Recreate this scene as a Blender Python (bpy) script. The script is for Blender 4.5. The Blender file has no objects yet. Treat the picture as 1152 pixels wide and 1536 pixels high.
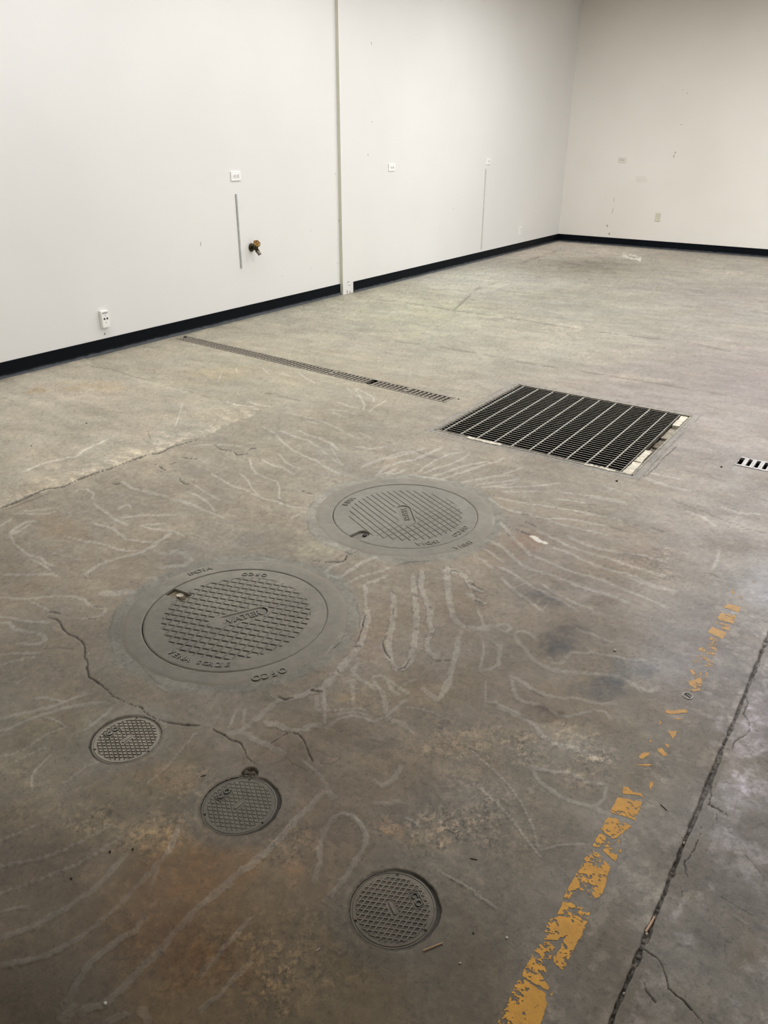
import bpy, bmesh, math, random
import numpy as np
from mathutils import Matrix, Vector
random.seed(7)
PI = math.pi
S = bpy.context.scene
C = S.collection
EYE = 1.5
# ------------------------------------------------------------------ camera solution (1152 x 1536 frame)
FPX, PIT, YAW, ROL = 1160.8, math.radians(26.0407), math.radians(34.2214), math.radians(0.3102)
_F = np.array([-math.sin(YAW)*math.cos(PIT), math.cos(YAW)*math.cos(PIT), -math.sin(PIT)])
_R = np.array([math.cos(YAW), math.sin(YAW), 0.0])
_U = np.cross(_R, _F)
_X = math.cos(ROL)*_R + math.sin(ROL)*_U
_Y = -math.sin(ROL)*_R + math.cos(ROL)*_U
def ray(px, py): return (px-576)*_X + (768-py)*_Y + FPX*_F
def fl(px, py, z=0.0):                       # photo point -> place on the floor
    r = ray(px, py); t = (z-EYE)/r[2]
    return r[0]*t, r[1]*t
def on_left(px, py, x):                      # photo point -> (y, z) on the left wall
    r = ray(px, py); t = x/r[0]
    return r[1]*t, EYE+r[2]*t
def on_back(px, py, y):
    r = ray(px, py); t = y/r[1]
    return r[0]*t, EYE+r[2]*t
def s2l(c): return tuple(((v/255)/12.92 if v/255 <= .04045 else ((v/255+.055)/1.055)**2.4) for v in c)

# ------------------------------------------------------------------ object helpers
def tag(o, label=None, cat=None, group=None, kind=None):
    if label: o['label'] = label
    if cat: o['category'] = cat
    if group: o['group'] = group
    if kind: o['kind'] = kind
    return o
def empty(name, loc, rz=0, label=None, cat=None, group=None):
    o = bpy.data.objects.new(name, None); C.objects.link(o)
    o.empty_display_size = .05
    o.location = loc; o.rotation_euler = (0, 0, rz)
    return tag(o, label, cat, group)
def mobj(name, me, mat, parent=None):
    o = bpy.data.objects.new(name, me); C.objects.link(o)
    if mat: me.materials.append(mat)
    if parent: o.parent = parent
    return o
def bobj(name, bm, mat, parent=None, smooth=False):
    me = bpy.data.meshes.new(name)
    bmesh.ops.recalc_face_normals(bm, faces=bm.faces)
    bm.to_mesh(me); bm.free()
    if smooth:
        me.polygons.foreach_set('use_smooth', [True]*len(me.polygons))
    return mobj(name, me, mat, parent)
def box(bm, x0, x1, y0, y1, z0, z1, bev=0):
    v = [bm.verts.new(p) for p in ((x0,y0,z0),(x1,y0,z0),(x1,y1,z0),(x0,y1,z0),(x0,y0,z1),(x1,y0,z1),(x1,y1,z1),(x0,y1,z1))]
    fs = [bm.faces.new([v[i] for i in q]) for q in ((0,3,2,1),(4,5,6,7),(0,1,5,4),(1,2,6,5),(2,3,7,6),(3,0,4,7))]
    if bev:
        es = list({e for f in fs for e in f.edges})
        bmesh.ops.bevel(bm, geom=es, offset=bev, segments=2, affect='EDGES', profile=.5)
    return v
def lathe(bm, prof, axis='x', seg=24, mtx=None):
    # prof: list of (distance along axis, radius)
    rings = []
    for (a, r) in prof:
        ring = []
        for k in range(seg):
            t = 2*PI*k/seg
            p = Vector((a, r*math.cos(t), r*math.sin(t)))
            if axis == 'z': p = Vector((r*math.cos(t), r*math.sin(t), a))
            if mtx: p = mtx @ p
            ring.append(bm.verts.new(p))
        rings.append(ring)
    for A, B in zip(rings, rings[1:]):
        for k in range(seg):
            bm.faces.new((A[k], A[(k+1) % seg], B[(k+1) % seg], B[k]))
    bm.faces.new(rings[0]); bm.faces.new(rings[-1])
def np_mesh(name, co, quads):
    me = bpy.data.meshes.new(name)
    n, m = len(co), len(quads)
    me.vertices.add(n); me.vertices.foreach_set('co', np.ascontiguousarray(co, dtype=np.float32).ravel())
    me.loops.add(m*4); me.polygons.add(m)
    me.polygons.foreach_set('loop_start', np.arange(0, m*4, 4, dtype=np.int32))
    me.loops.foreach_set('vertex_index', np.ascontiguousarray(quads, dtype=np.int32).ravel())
    me.polygons.foreach_set('use_smooth', np.ones(m, dtype=bool))
    me.update(); me.validate()
    return me
def set_attr(me, name, arr):
    arr = np.asarray(arr, dtype=np.float32)
    if arr.ndim == 1:
        a = me.attributes.new(name, 'FLOAT', 'POINT'); a.data.foreach_set('value', arr)
    else:
        rgba = np.ones((len(arr), 4), dtype=np.float32); rgba[:, :3] = arr
        a = me.attributes.new(name, 'FLOAT_COLOR', 'POINT'); a.data.foreach_set('color', rgba.ravel())

# ------------------------------------------------------------------ noise in numpy
def _h(ix, iy, s):
    a = (ix.astype(np.int64)*374761393 + iy.astype(np.int64)*668265263 + s*974634541) & 0xffffffff
    a = ((a ^ (a >> 13))*1274126177) & 0xffffffff
    a = (a ^ (a >> 16)) & 0xffff
    return a.astype(np.float32)/65535.0
def vn(x, y, s=0):
    ix = np.floor(x); iy = np.floor(y); fx = x-ix; fy = y-iy
    fx = fx*fx*(3-2*fx); fy = fy*fy*(3-2*fy)
    a = _h(ix, iy, s); b = _h(ix+1, iy, s); c = _h(ix, iy+1, s); d = _h(ix+1, iy+1, s)
    return (a+(b-a)*fx)*(1-fy) + (c+(d-c)*fx)*fy
def fbm(x, y, sc, s=0, o=4, g=.5):
    t = 0; amp = 1; tot = 0
    for k in range(o):
        f = sc*2**k
        t = t + amp*vn(x*f+17.3*k, y*f-9.1*k, s+k); tot += amp; amp *= g
    return t/tot           # 0..1 around .5
def sst(a, b, x):
    t = np.clip((x-a)/(b-a), 0, 1); return t*t*(3-2*t)

# ------------------------------------------------------------------ node helpers
def new_mat(name, rough=.6, metal=0.0, spec=.5):
    m = bpy.data.materials.new(name); m.use_nodes = True
    b = m.node_tree.nodes['Principled BSDF']
    b.inputs['Roughness'].default_value = rough
    b.inputs['Metallic'].default_value = metal
    b.inputs['Specular IOR Level'].default_value = spec
    return m, m.node_tree, b
def noise_mat(name, c1, c2, scale=20, rough=.6, metal=0, bump=0.0, spec=.5, detail=5, lo=.35, hi=.65):
    m, t, b = new_mat(name, rough, metal, spec)
    N, L = t.nodes, t.links
    tc = N.new('ShaderNodeTexCoord')
    no = N.new('ShaderNodeTexNoise'); no.inputs['Scale'].default_value = scale; no.inputs['Detail'].default_value = detail
    L.new(tc.outputs['Object'], no.inputs['Vector'])
    r = N.new('ShaderNodeValToRGB')
    r.color_ramp.elements[0].position = lo; r.color_ramp.elements[1].position = hi
    r.color_ramp.elements[0].color = (*c1, 1); r.color_ramp.elements[1].color = (*c2, 1)
    L.new(no.outputs['Fac'], r.inputs['Fac']); L.new(r.outputs['Color'], b.inputs['Base Color'])
    if bump:
        bp = N.new('ShaderNodeBump'); bp.inputs['Strength'].default_value = bump; bp.inputs['Distance'].default_value = .003
        n2 = N.new('ShaderNodeTexNoise'); n2.inputs['Scale'].default_value = scale*4; n2.inputs['Detail'].default_value = 6
        L.new(tc.outputs['Object'], n2.inputs['Vector'])
        L.new(n2.outputs['Fac'], bp.inputs['Height']); L.new(bp.outputs['Normal'], b.inputs['Normal'])
    return m
def attr_mat(name, rough=.6, metal=0, spec=.5, speck=.25, sc=260, bump=.25, bdist=.002):
    # colour comes from the mesh attribute 'col', broken up by fine procedural grain
    m, t, b = new_mat(name, rough, metal, spec)
    N, L = t.nodes, t.links
    at = N.new('ShaderNodeAttribute'); at.attribute_name = 'col'
    tc = N.new('ShaderNodeTexCoord')
    n1 = N.new('ShaderNodeTexNoise'); n1.inputs['Scale'].default_value = sc; n1.inputs['Detail'].default_value = 4; n1.inputs['Roughness'].default_value = .65
    L.new(tc.outputs['Object'], n1.inputs['Vector'])
    mr = N.new('ShaderNodeMapRange'); mr.inputs['From Min'].default_value = .25; mr.inputs['From Max'].default_value = .75
    mr.inputs['To Min'].default_value = 1-speck; mr.inputs['To Max'].default_value = 1+speck
    L.new(n1.outputs['Fac'], mr.inputs['Value'])
    mx = N.new('ShaderNodeVectorMath'); mx.operation = 'SCALE'
    L.new(at.outputs['Color'], mx.inputs[0]); L.new(mr.outputs['Result'], mx.inputs['Scale'])
    L.new(mx.outputs['Vector'], b.inputs['Base Color'])
    n2 = N.new('ShaderNodeTexNoise'); n2.inputs['Scale'].default_value = sc*.45; n2.inputs['Detail'].default_value = 5
    L.new(tc.outputs['Object'], n2.inputs['Vector'])
    bp = N.new('ShaderNodeBump'); bp.inputs['Strength'].default_value = bump; bp.inputs['Distance'].default_value = bdist
    L.new(n2.outputs['Fac'], bp.inputs['Height']); L.new(bp.outputs['Normal'], b.inputs['Normal'])
    return m, t, b

# ================================================================== the place (metres)
WLX, WRX, WBY, CEIL = -5.003, -4.968, 12.125, 3.2     # two runs of the left wall, back wall, ceiling
SEAM_Y = 6.53
GX0, GX1, GY0, GY1 = -2.074, -1.020, 3.588, 4.646    # big grate
HX0, HX1, HY0, HY1 = -2.084, -0.962, 3.578, 4.656    # its opening
TA, TB = np.array((-4.905, 4.268)), np.array((-2.285, 4.095))   # trench drain ends
TJ = -2.931
TW = .118
DX0, DX1, DY0, DY1 = -0.575, 0.40, 4.008, 4.142      # small drain at the right
M1 = (-1.685, 1.574); M1R, M1F = .313, .395
M2 = (-1.640, 2.578); M2R, M2F = .316, .405
SMALL = [(-1.505, .9585), (-1.087, .964), (-.613, .943)]
SR = .0945
YLX, YLW = -.2865, .050
td = (TB-TA)/np.linalg.norm(TB-TA); tn = np.array((-td[1], td[0])); TL = float(np.linalg.norm(TB-TA))

# ------------------------------------------------------------------ marks in the concrete, traced as floor paths
ZW = dict(A=(0,540,.2604), B=(280,540,.2604), C=(0,740,.2604), D=(0,940,.2604), E=(470,640,.2604), F=(700,680,.2604),
          G=(880,660,.2361), H=(700,840,.2604), I=(440,840,.2604), J=(320,1020,.2604), K=(560,1060,.3125),
          L=(0,1240,.3472), M=(360,1200,.3472), N=(940,860,.2213), O=(720,1180,.2604), P=(940,1100,.2838), Q=(500,360,.566))
def zp(z, x, y):
    a, b, s = ZW[z]; return a+x*s, b+y*s
# letter = style (l smooth streak, b beaded streak, s thick smear, c crack, d thin dark line), number = width in photo px
MARKS = {
'B': """l3 515,432 560,480 610,520 680,555 740,580 810,625 880,655
l3 530,540 570,590 620,618 680,632
l3 430,572 480,600 560,625 620,660
l3 360,565 375,620 400,655 450,675 520,700 535,740 530,790 550,810
l2.5 300,650 350,690 375,740 430,795
l3 140,655 200,690 260,725 340,750 400,780 440,800 520,815 590,845 690,855
l3 640,405 690,430 760,450 830,480 870,520
l3 540,410 620,440 700,465 760,500
l3 780,520 840,570 900,610
l2 440,385 520,430
l2 690,350 760,370
l2.5 760,348 820,370 880,400 960,440
l2.5 920,155 950,190 1000,215 1025,260 1015,290
l2 970,165 990,200 1010,215
l2 980,165 1030,190 1080,220 1075,240
l2 865,240 930,265 990,280
l2.5 1050,300 1090,265 1150,235
l2 820,285 900,295 980,315
l2 435,45 460,70 480,85
l2 540,75 600,95
l2.5 640,75 690,105 735,132
l2 285,45 290,75
l2 205,65 190,100 180,130
l2 840,300 900,330
l2 850,380 920,420 960,445
l2 1000,420 1060,450
l3 0,760 40,770 90,800 130,830 160,870
l3 0,820 60,850 150,885 210,910
l3 600,915 640,890
l2 40,715 80,745 140,780 190,810
l2 230,240 300,262 400,270
l2 350,240 420,262 490,270
l2 30,500 80,490 150,488
l2 620,310 680,330 740,340
d2 680,632 740,655 800,680 865,705
c2 160,490 200,515 270,525 290,545 340,545 370,510 420,510
l3 170,488 240,490 320,500
c2 665,755 700,765 735,775
d2 0,565 60,570
d1.5 455,190 520,205 650,235
d1.5 540,805 565,822
d1.5 0,175 100,210 200,235 350,268""",
'E': """l3 275,235 350,205 430,175 500,150 560,140
l3 310,215 400,185 470,175 560,150 640,125
l4 370,275 420,230 500,205 580,190 660,155 740,120
l3 365,280 430,265 480,240
l3 420,280 500,265 530,245
l3 610,260 640,235 700,195 780,160 860,145
l3 640,270 700,240 780,220 850,190 900,155
l3 690,285 760,265 840,235 920,215 1010,200
l3 750,300 820,275 900,250 1000,215 1080,200
l3 860,320 960,300 1050,285 1150,280
l3 980,350 1060,340 1150,330
l3 250,115 330,130 420,115
l3 110,130 140,190 175,225
l3 0,185 60,225 110,255 155,268
d2 0,268 60,290 100,305 135,320
l6 70,840 90,865 150,870 210,830 270,790 350,755
l5 70,840 100,810 170,785
b6 180,910 260,870 340,845 420,820
c2.5 0,770 60,778 150,780 185,765 190,740
c2 180,720 210,735 260,715
d1.5 370,70 450,95 560,125 650,165 720,185
l3 550,275 640,290 760,310
d3 480,800 560,780 660,775""",
'F': """l5 200,400 240,460 300,520 360,580 420,605 490,635 560,665 640,695 720,710 820,750 920,790 1060,845 1150,890
l6 150,510 210,545 260,590 310,640 370,668 440,685 520,715 600,745 680,780 760,800 850,830 950,870
l5 90,545 130,565 170,600 210,625
l5 180,655 240,680 310,720 370,765 440,800 500,835 560,860 640,910
l6 45,590 100,620 150,665 200,720 250,770 300,810 370,860 440,915
l4 430,750 490,795 560,830 640,870 720,895
l5 590,475 620,500 680,525 760,550 860,565 960,580 1060,600 1150,625
l5 420,450 500,490 560,525 640,555 720,580 800,600 900,635 1000,665 1080,690 1150,715
l5 480,540 550,560 620,590 680,620 760,650 830,675 900,690 990,720 1060,755 1150,780
l3.5 270,340 340,345 400,365 470,375 560,378 640,385 720,405 810,420
l4 480,390 540,410 620,430 700,445 800,470
l4 130,260 200,310 280,340
l3 170,255 260,275 350,290 430,300
l3 430,300 520,315 620,330 700,345 760,358 850,380
l3 490,265 560,268 640,280 700,290
l3 550,225 620,235 720,245 820,260 900,275
l3 200,220 300,222 400,218 500,228
l3 130,195 250,195 380,190 480,180 540,170
l3 0,160 90,150 180,130 260,105 320,80
l3 60,180 200,165 300,150
l3 0,95 70,75 150,55 220,25
l3 1020,140 1080,160 1150,180
l3 240,780 300,765 350,740
l3 790,190 860,210 930,230
d2 430,290 520,315
d2 700,290 745,300
d2 800,365 900,390 990,418
d2 840,425 900,445 960,460
d2 855,480 940,505 1020,525 1100,560
d2 1040,320 1100,340 1150,350
d2 1040,420 1100,440 1150,455
w6 375,482 410,498 450,517
c2 240,420 300,445 360,470
c2.5 230,460 270,495
c3 20,740 50,765 90,785
c4 50,850 95,870
c2 340,395 400,425
d2 320,345 390,360""",
'G': """l4 370,240 450,275 540,300 640,320
l3 410,210 520,235 610,255
l4 130,300 220,330 300,350
l3 640,455 740,490 820,550
l3 0,360 130,380 250,405
l3 0,470 120,490 230,515
d1.5 330,430 400,450 480,468 580,495
d1.5 550,385 640,420 760,460 850,500 950,540 1050,575 1150,590
d1.5 290,340 350,400
d1.5 1060,360 1140,385
d2 390,550 480,585
d2 150,555 280,590
d2 180,610 300,650 370,668 450,700 540,745 600,770
d2.5 740,845 800,850 850,880
l6 800,820 830,760 840,700
c1.5 355,240 430,180 490,110 570,40
d2 660,275 740,290 830,295
l3 860,430 960,465 1100,470""",
'H': """l7 270,435 300,480 345,525 370,570 410,595 460,620 520,640 600,648 700,655 800,660 870,670 930,700 990,740 1050,760 1100,735
l6 270,435 290,415 330,412 370,430 400,460
l6 165,390 190,370 230,370 255,395 230,415 195,405 165,390
l6 60,400 110,395 165,385
l5 470,560 500,595 540,600 560,575 600,535 660,535 740,538 840,555 920,572 1030,582
l6 250,680 265,740 290,800 330,820 400,830 450,840 490,870 530,900 570,905 640,890 740,865
l6 250,670 300,690 360,735 420,765 490,790 560,800 620,795 700,815 780,830 860,825
l6 110,820 160,820 200,845 260,870 310,890 350,915
l5 95,470 95,530 85,590 70,635
l7 70,640 110,635 150,620 180,600 185,540 195,500 150,470
l4 108,700 108,810
l5 60,290 90,350 100,400
l4 690,500 720,530 740,560
l3 390,260 420,230
l3 440,285 480,240
l5 640,400 740,435 830,475
d2 370,755 440,790
l6 740,865 800,880 830,915""",
'I': """s13 430,300 415,370 395,440 375,500 340,550 300,590 250,650 200,700 160,745 100,760 0,800
s12 575,185 580,250 575,320 565,390 545,450 545,520 560,580 590,630 630,630 670,580 690,510 700,440 705,370 710,300 700,220 690,150 690,80
s11 740,70 735,150 760,230 790,290 780,350 800,400 770,470 780,530 820,560
s13 880,40 890,130 895,220 915,310 945,365 980,385
l12 970,390 945,450 940,530 920,600 900,680 870,750 830,810 790,780 750,750
l8 985,390 1080,395 1150,380
l10 450,690 500,750 530,810 535,880
l7 450,690 460,670 500,665 540,690 560,740 600,780
l7 510,670 570,710 620,745 670,770
l8 370,600 340,640 380,690 430,715 480,750
l7 320,700 345,750 340,830
l6 320,700 370,695
l9 165,760 175,840 180,920
l8 130,790 130,860 170,875
b6 200,868 300,865 380,855 430,875
l6 260,890 330,875 400,885 440,905
l6 420,200 410,150 440,130 500,110 540,90
b5 660,850 740,860 840,895
l5 410,180 420,280
s9 910,60 960,75 1000,110 1020,150 1080,180
s9 1010,200 1060,235 1090,250
c3 413,320 395,390 372,470
c3.5 515,480 530,530 555,565
c3 597,637 640,620 670,575
c5 100,750 160,762
c2 815,590 830,580 900,580
c2.5 560,180 590,195
c2.5 1005,130 1080,170
c2.5 910,60 960,72
c2 1000,390 1030,405
c2 575,280 572,315
c2.5 680,400 710,400
c2.5 755,275 800,272
c2 690,205 720,212
c2 355,500 385,500
c2 250,630 262,655
c2 785,425 800,430
c1.2 205,130 260,180 290,235 305,300 300,370 305,395 270,470 200,540
l6 640,715 690,690""",
'J': """l10 690,0 600,60 500,100 380,115 330,150 270,210 200,260 140,300 90,310
l8 625,60 640,130 640,200 640,255
l7 130,175 110,230 90,270
l7 180,170 170,250
s11 310,250 370,260 430,290
l9 430,290 520,290 550,260 640,262
l6 650,275 720,225 800,205 860,215 920,240 990,215 1060,150 1100,120
b6 660,180 740,175
l11 180,310 250,345 320,380 400,425
c3 325,370 380,335 430,305 480,310 520,345 540,400 560,445 575,470
l7 510,460 570,510 620,560 640,600
l11 640,600 660,640 690,680
l9 640,645 580,700 520,760 460,810 400,880 370,920
l9 1080,500 1050,560 1010,600 970,610 920,580
l9 930,710 1000,720 1060,700
l9 640,860 680,800 740,770 800,785 850,840 870,900
l5 1000,230 1080,260 1150,310
c3 0,285 60,315 100,345 150,355 180,400 190,440 215,470 240,480
c3.5 380,98 410,112 460,105
c5 560,65 625,70
d2 590,400 660,440 740,445 680,485 620,480
d2 880,345 960,360
d2 400,435 450,480 540,525""",
'C': """l4 60,240 80,290 130,330 170,360 230,370 260,400 310,420
l4 60,230 100,195 150,165 200,158
l3 60,240 120,210 170,180
l4 0,190 30,170 65,148
l3 70,118 160,118 260,122 310,110
l3 120,105 250,95 330,85
l4 0,600 70,605 160,610 280,595 400,592 480,610 510,640 550,660
b5 370,250 440,265 500,280 560,285 620,300 660,320 740,330 820,335
b3 310,345 370,362 440,378 500,385
l4 520,165 580,185 640,200 690,235 730,265 800,275 880,285
l3 810,185 880,180 950,175
l3 820,190 870,205 940,212 1000,220 1060,245
l4 640,140 690,165 735,185
l4 540,60 580,90 640,130
l5 920,350 960,350 1010,330 1070,355 1095,385 1070,415 1000,420 930,425
l9 590,575 660,580 750,570
l3 0,470 90,468 180,470 280,465 340,480
l4 0,712 60,718 120,735 200,740 280,745
l5 0,745 50,745 90,785 150,800 210,800 250,820 260,850 230,870 160,870 100,865
b4 450,720 540,720 590,700 610,665 560,658
l4 165,620 240,655 290,680
l4 840,0 940,15 1000,35 1070,60 1150,85
l3 690,80 740,65 750,85
l3 700,140 800,130 1000,125
l5 480,470 540,430 600,400 700,370 820,340 900,290 990,225
l4 180,380 240,410 290,445
c3 275,712 320,725 350,750 360,780 400,815 440,830 480,860 490,900 488,922
c3 280,680 330,690 345,695
c2 510,720 550,725
c2 520,650 600,660
c1.5 480,470 500,500
d2 935,275 970,262
l4 840,490 880,485 900,495""",
'D': """c3 488,120 485,180 500,200 500,240 510,290 560,320 600,350 650,400 700,425 760,450 815,470 850,505 900,530 980,555 1060,567 1150,570
l5 0,530 80,510 180,490 260,470 340,450 420,415 490,390
l4 180,415 260,410 330,425 380,440
l5 0,600 60,585 130,550 210,520 300,490 380,470 480,450 600,435
l4 210,540 280,525 340,550 380,580
b5 0,750 80,735 150,700 220,650 290,610 360,590
b4 90,775 170,735 260,700
b6 370,900 430,860 490,810 560,780
l5 480,600 550,550 610,500 640,470
b6 850,900 930,840 1000,760 1060,690 1120,620
l4 180,920 180,860 220,810 290,740
l4 0,160 100,155 230,152
b4 0,222 80,200 190,175
l3 90,330 150,290
d2 740,150 780,200 870,290 1000,395
l4 905,335 960,370
d3 250,130 350,120 420,130""",
'A': """c2.5 0,855 80,825 170,785 270,745 370,730 440,695 540,655 640,625 740,585 850,548 920,535 990,500 1060,480 1150,455
d1.5 0,875 120,830 250,780 370,735
d2 530,40 640,55 760,95 880,125 1000,155 1150,205
l3 130,650 250,600 340,578 440,560 480,525 560,490 620,460
d1.5 0,210 60,235 110,255
l2.5 1010,385 1030,330 1045,280 1050,255
d1.5 850,410 865,455
c2 640,700 665,715 710,712
c2 890,605 905,600
c2 915,610 950,635 900,650
c2 980,600 1010,590
c2 1050,560 1140,572
c1.5 1030,675 1050,705 1075,715 1130,700
c1.5 780,755 815,750
l3 700,700 760,740 850,760 930,780 1000,795 1070,820 1150,850
l3 420,770 450,745 500,745 540,770 530,800
l3 680,860 720,835 750,845""",
'K': """b6 460,195 520,260 580,310 640,370 700,450 740,520 770,600 790,680
b6 480,370 540,420 600,470 650,530 700,590 750,660 800,720
l8 750,290 790,350 850,400 920,445 1000,470 1060,485 1130,515
l7 760,290 850,315 940,315 1000,350 1060,370 1120,375
l7 1120,380 1110,440 1060,480
l5 800,690 880,670 960,660 1040,658
l8 600,0 660,30 720,60 780,90 800,130 860,180 930,190 1000,215 1060,250 1130,265
l8 40,385 90,350 120,300
b5 330,800 420,850 500,890
l10 745,400 755,415
l6 60,50 150,80 170,120
c2 455,195 490,215""",
'L': """b9 0,172 60,160 130,150 200,130 270,105 340,70 420,30 460,0
b8 0,290 70,265 140,240 200,215 280,185 340,160 440,105 520,50
l9 0,485 70,462 140,432 210,395 280,355 340,315 400,275 450,225 490,180 540,125
l9 0,600 80,592 160,570 240,540 300,505 370,465 420,420 470,380 530,320 590,265 640,210 690,150
l9 700,150 740,80 770,0
l6 690,160 660,230 640,300
l11 620,400 580,450 530,485 470,525 410,570 360,630 320,690 295,750
l22 290,780 282,815 275,830
l13 1150,115 1080,165 1010,220 930,290 850,360 780,430 710,510 640,590 570,660 500,730 440,775 350,800
l9 870,640 930,570 1000,490 1080,400
l9 860,800 950,730 1010,660 1080,590
b6 0,60 80,30 140,0
l5 0,370 60,355 120,345
l14 470,840 540,820
l16 610,790 640,850""",
'M': """l10 0,320 80,260 140,200 200,130 260,70 330,0
l9 320,350 340,280 345,200 370,120 420,70 470,65 520,100 545,160 530,220 490,270 460,330 400,400 370,440
l5 870,320 950,360 1050,430 1100,465
b8 720,80 780,120
l6 580,15 640,20 690,10""",
'Q': """d1.2 60,150 220,170 340,190 460,205 640,235 800,255 960,275 1050,295
d1.5 100,265 230,275 380,300 500,325
d1.8 500,325 620,342 740,362 870,382 1040,412
d3 320,185 380,130 440,110
d4 500,60 560,40 600,25
d2 600,240 640,260""",
'P': """c3.5 85,1140 120,1160 150,1180
c2 150,1180 190,1240 215,1300 220,1350 260,1390 310,1420 350,1470 410,1535
c2 95,1315 105,1365 150,1420
c2.5 440,280 445,330 435,375 480,400 545,440
c2 400,490 385,560 350,620 310,680
c3 310,680 308,735 325,760
c2 290,830 290,870
d2 400,800 500,865 660,965
d2 630,640 720,760
d2.5 670,100 747,155
d2 180,1060 210,1105 240,1110
d1.5 520,1080 520,1200
d2 610,345 700,380
c2 470,430 480,470
d2 340,1150 385,1165
d2 430,1325 470,1370
c2 330,520 300,600
l3 560,960 640,1010""",
'N': """c2.5 810,835 825,880 790,950 825,1000 835,1075
c2 835,1075 790,1105 730,1140 715,1190
c2 640,1210 665,1250
c2 570,1400 575,1480
d2 150,170 200,210 330,300
l4 0,20 100,65 200,100 340,120
d2 500,210 570,220
c2.5 905,600 870,680 860,735""",
}
POLYS = []
for _z, _t in MARKS.items():
    for _ln in _t.split('\n'):
        _p = _ln.split()
        pts = [zp(_z, *map(float, q.split(','))) for q in _p[1:]]
        st, wpx = _p[0][0], float(_p[0][1:])
        fp = np.array([fl(*q) for q in pts])
        if st in 'cd' and sum(q[1] for q in pts)/len(pts) < 760: wpx = max(wpx, 2.3)
        ws = []
        for p0, p1 in zip(pts, pts[1:]):      # how wide the mark is on the floor itself
            dx, dy = p1[0]-p0[0], p1[1]-p0[1]; ln = math.hypot(dx, dy) or 1
            mx, my = (p0[0]+p1[0])/2, (p0[1]+p1[1])/2; nx, ny = -dy/ln*wpx/2, dx/ln*wpx/2
            A_, B_ = np.array(fl(mx+nx, my+ny)), np.array(fl(mx-nx, my-ny)); D_ = np.array(fl(*p1))-np.array(fl(*p0))
            D_ = D_/np.linalg.norm(D_); ws.append(abs((A_-B_)[0]*D_[1]-(A_-B_)[1]*D_[0]))
        POLYS.append((st, float(np.median(ws))*(.82 if st in 'ls' and _z in 'FHIJK' else 1), fp))

# joint at the right, straight saw cut with crumbled edges
JX = -0.142

# slab colour, some light gradient kept in it: observed tones at points of the floor (photo px, sRGB)
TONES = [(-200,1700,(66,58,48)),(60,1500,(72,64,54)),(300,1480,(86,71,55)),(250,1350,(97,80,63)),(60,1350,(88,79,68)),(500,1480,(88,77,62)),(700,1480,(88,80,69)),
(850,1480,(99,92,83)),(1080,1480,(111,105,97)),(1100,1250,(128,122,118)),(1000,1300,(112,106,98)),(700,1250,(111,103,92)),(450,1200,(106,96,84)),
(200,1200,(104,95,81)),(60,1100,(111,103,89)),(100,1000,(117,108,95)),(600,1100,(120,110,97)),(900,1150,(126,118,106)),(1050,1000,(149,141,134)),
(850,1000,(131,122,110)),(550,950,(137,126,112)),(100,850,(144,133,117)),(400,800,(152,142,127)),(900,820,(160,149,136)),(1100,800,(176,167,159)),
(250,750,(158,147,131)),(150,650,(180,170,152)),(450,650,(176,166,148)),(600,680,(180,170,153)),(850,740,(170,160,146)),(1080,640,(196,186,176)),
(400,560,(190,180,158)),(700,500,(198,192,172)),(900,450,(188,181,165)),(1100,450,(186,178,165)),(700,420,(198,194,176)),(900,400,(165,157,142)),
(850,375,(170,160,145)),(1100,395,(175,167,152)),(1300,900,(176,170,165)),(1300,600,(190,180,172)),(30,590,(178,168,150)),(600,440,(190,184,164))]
# light that reaches the floor there, relative (from a plain grey test render), used to turn tones into paint; gradients the lamps lack stay in it
LIGHT = None
LIGHT = [[1.8309, 2.3636, 3.3483], [0.6383, 0.688, 0.8473], [0.6751, 0.7072, 0.9382], [0.8052, 0.8648, 1.1674], [0.7833, 0.8105, 0.8941], [0.7544, 0.7874, 0.9707], [0.7289, 0.7606, 0.8673], [0.6475, 0.6509, 0.6677], [0.6973, 0.6664, 0.6415], [0.9599, 0.9449, 0.9712], [0.6556, 0.6365, 0.6122], [0.7669, 0.76, 0.7682], [0.7872, 0.8358, 0.9271], [0.6625, 0.6588, 0.6954], [0.7215, 0.7084, 0.7184], [0.8667, 0.8628, 0.8845], [0.8772, 0.9212, 1.036], [0.8779, 0.8975, 0.951], [1.0806, 1.0427, 0.9509], [1.1087, 1.2015, 1.3975], [0.8692, 0.8667, 0.8801], [0.9154, 0.9114, 0.9184], [1.0015, 0.9943, 1.0066], [1.3328, 1.4116, 1.5305], [1.4063, 1.4241, 1.4481], [1.0776, 1.076, 1.0957], [1.2553, 1.2335, 1.2121], [1.4385, 1.4082, 1.4222], [1.4758, 1.486, 1.4893], [1.444, 1.4583, 1.5463], [1.8953, 1.9394, 1.9222], [1.3882, 1.3696, 1.3731], [1.7197, 1.7121, 1.6848], [1.9125, 1.867, 1.8595], [2.2675, 2.2553, 2.1817], [1.5008, 1.4887, 1.3436], [1.4475, 1.3944, 1.3821], [0.6595, 0.6409, 0.594], [1.1574, 1.1316, 1.0814], [0.7802, 0.6633, 0.5235], [2.5113, 2.6643, 2.5962], [1.1059, 1.0858, 1.0638], [1.431, 1.4191, 1.4194]]


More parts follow.
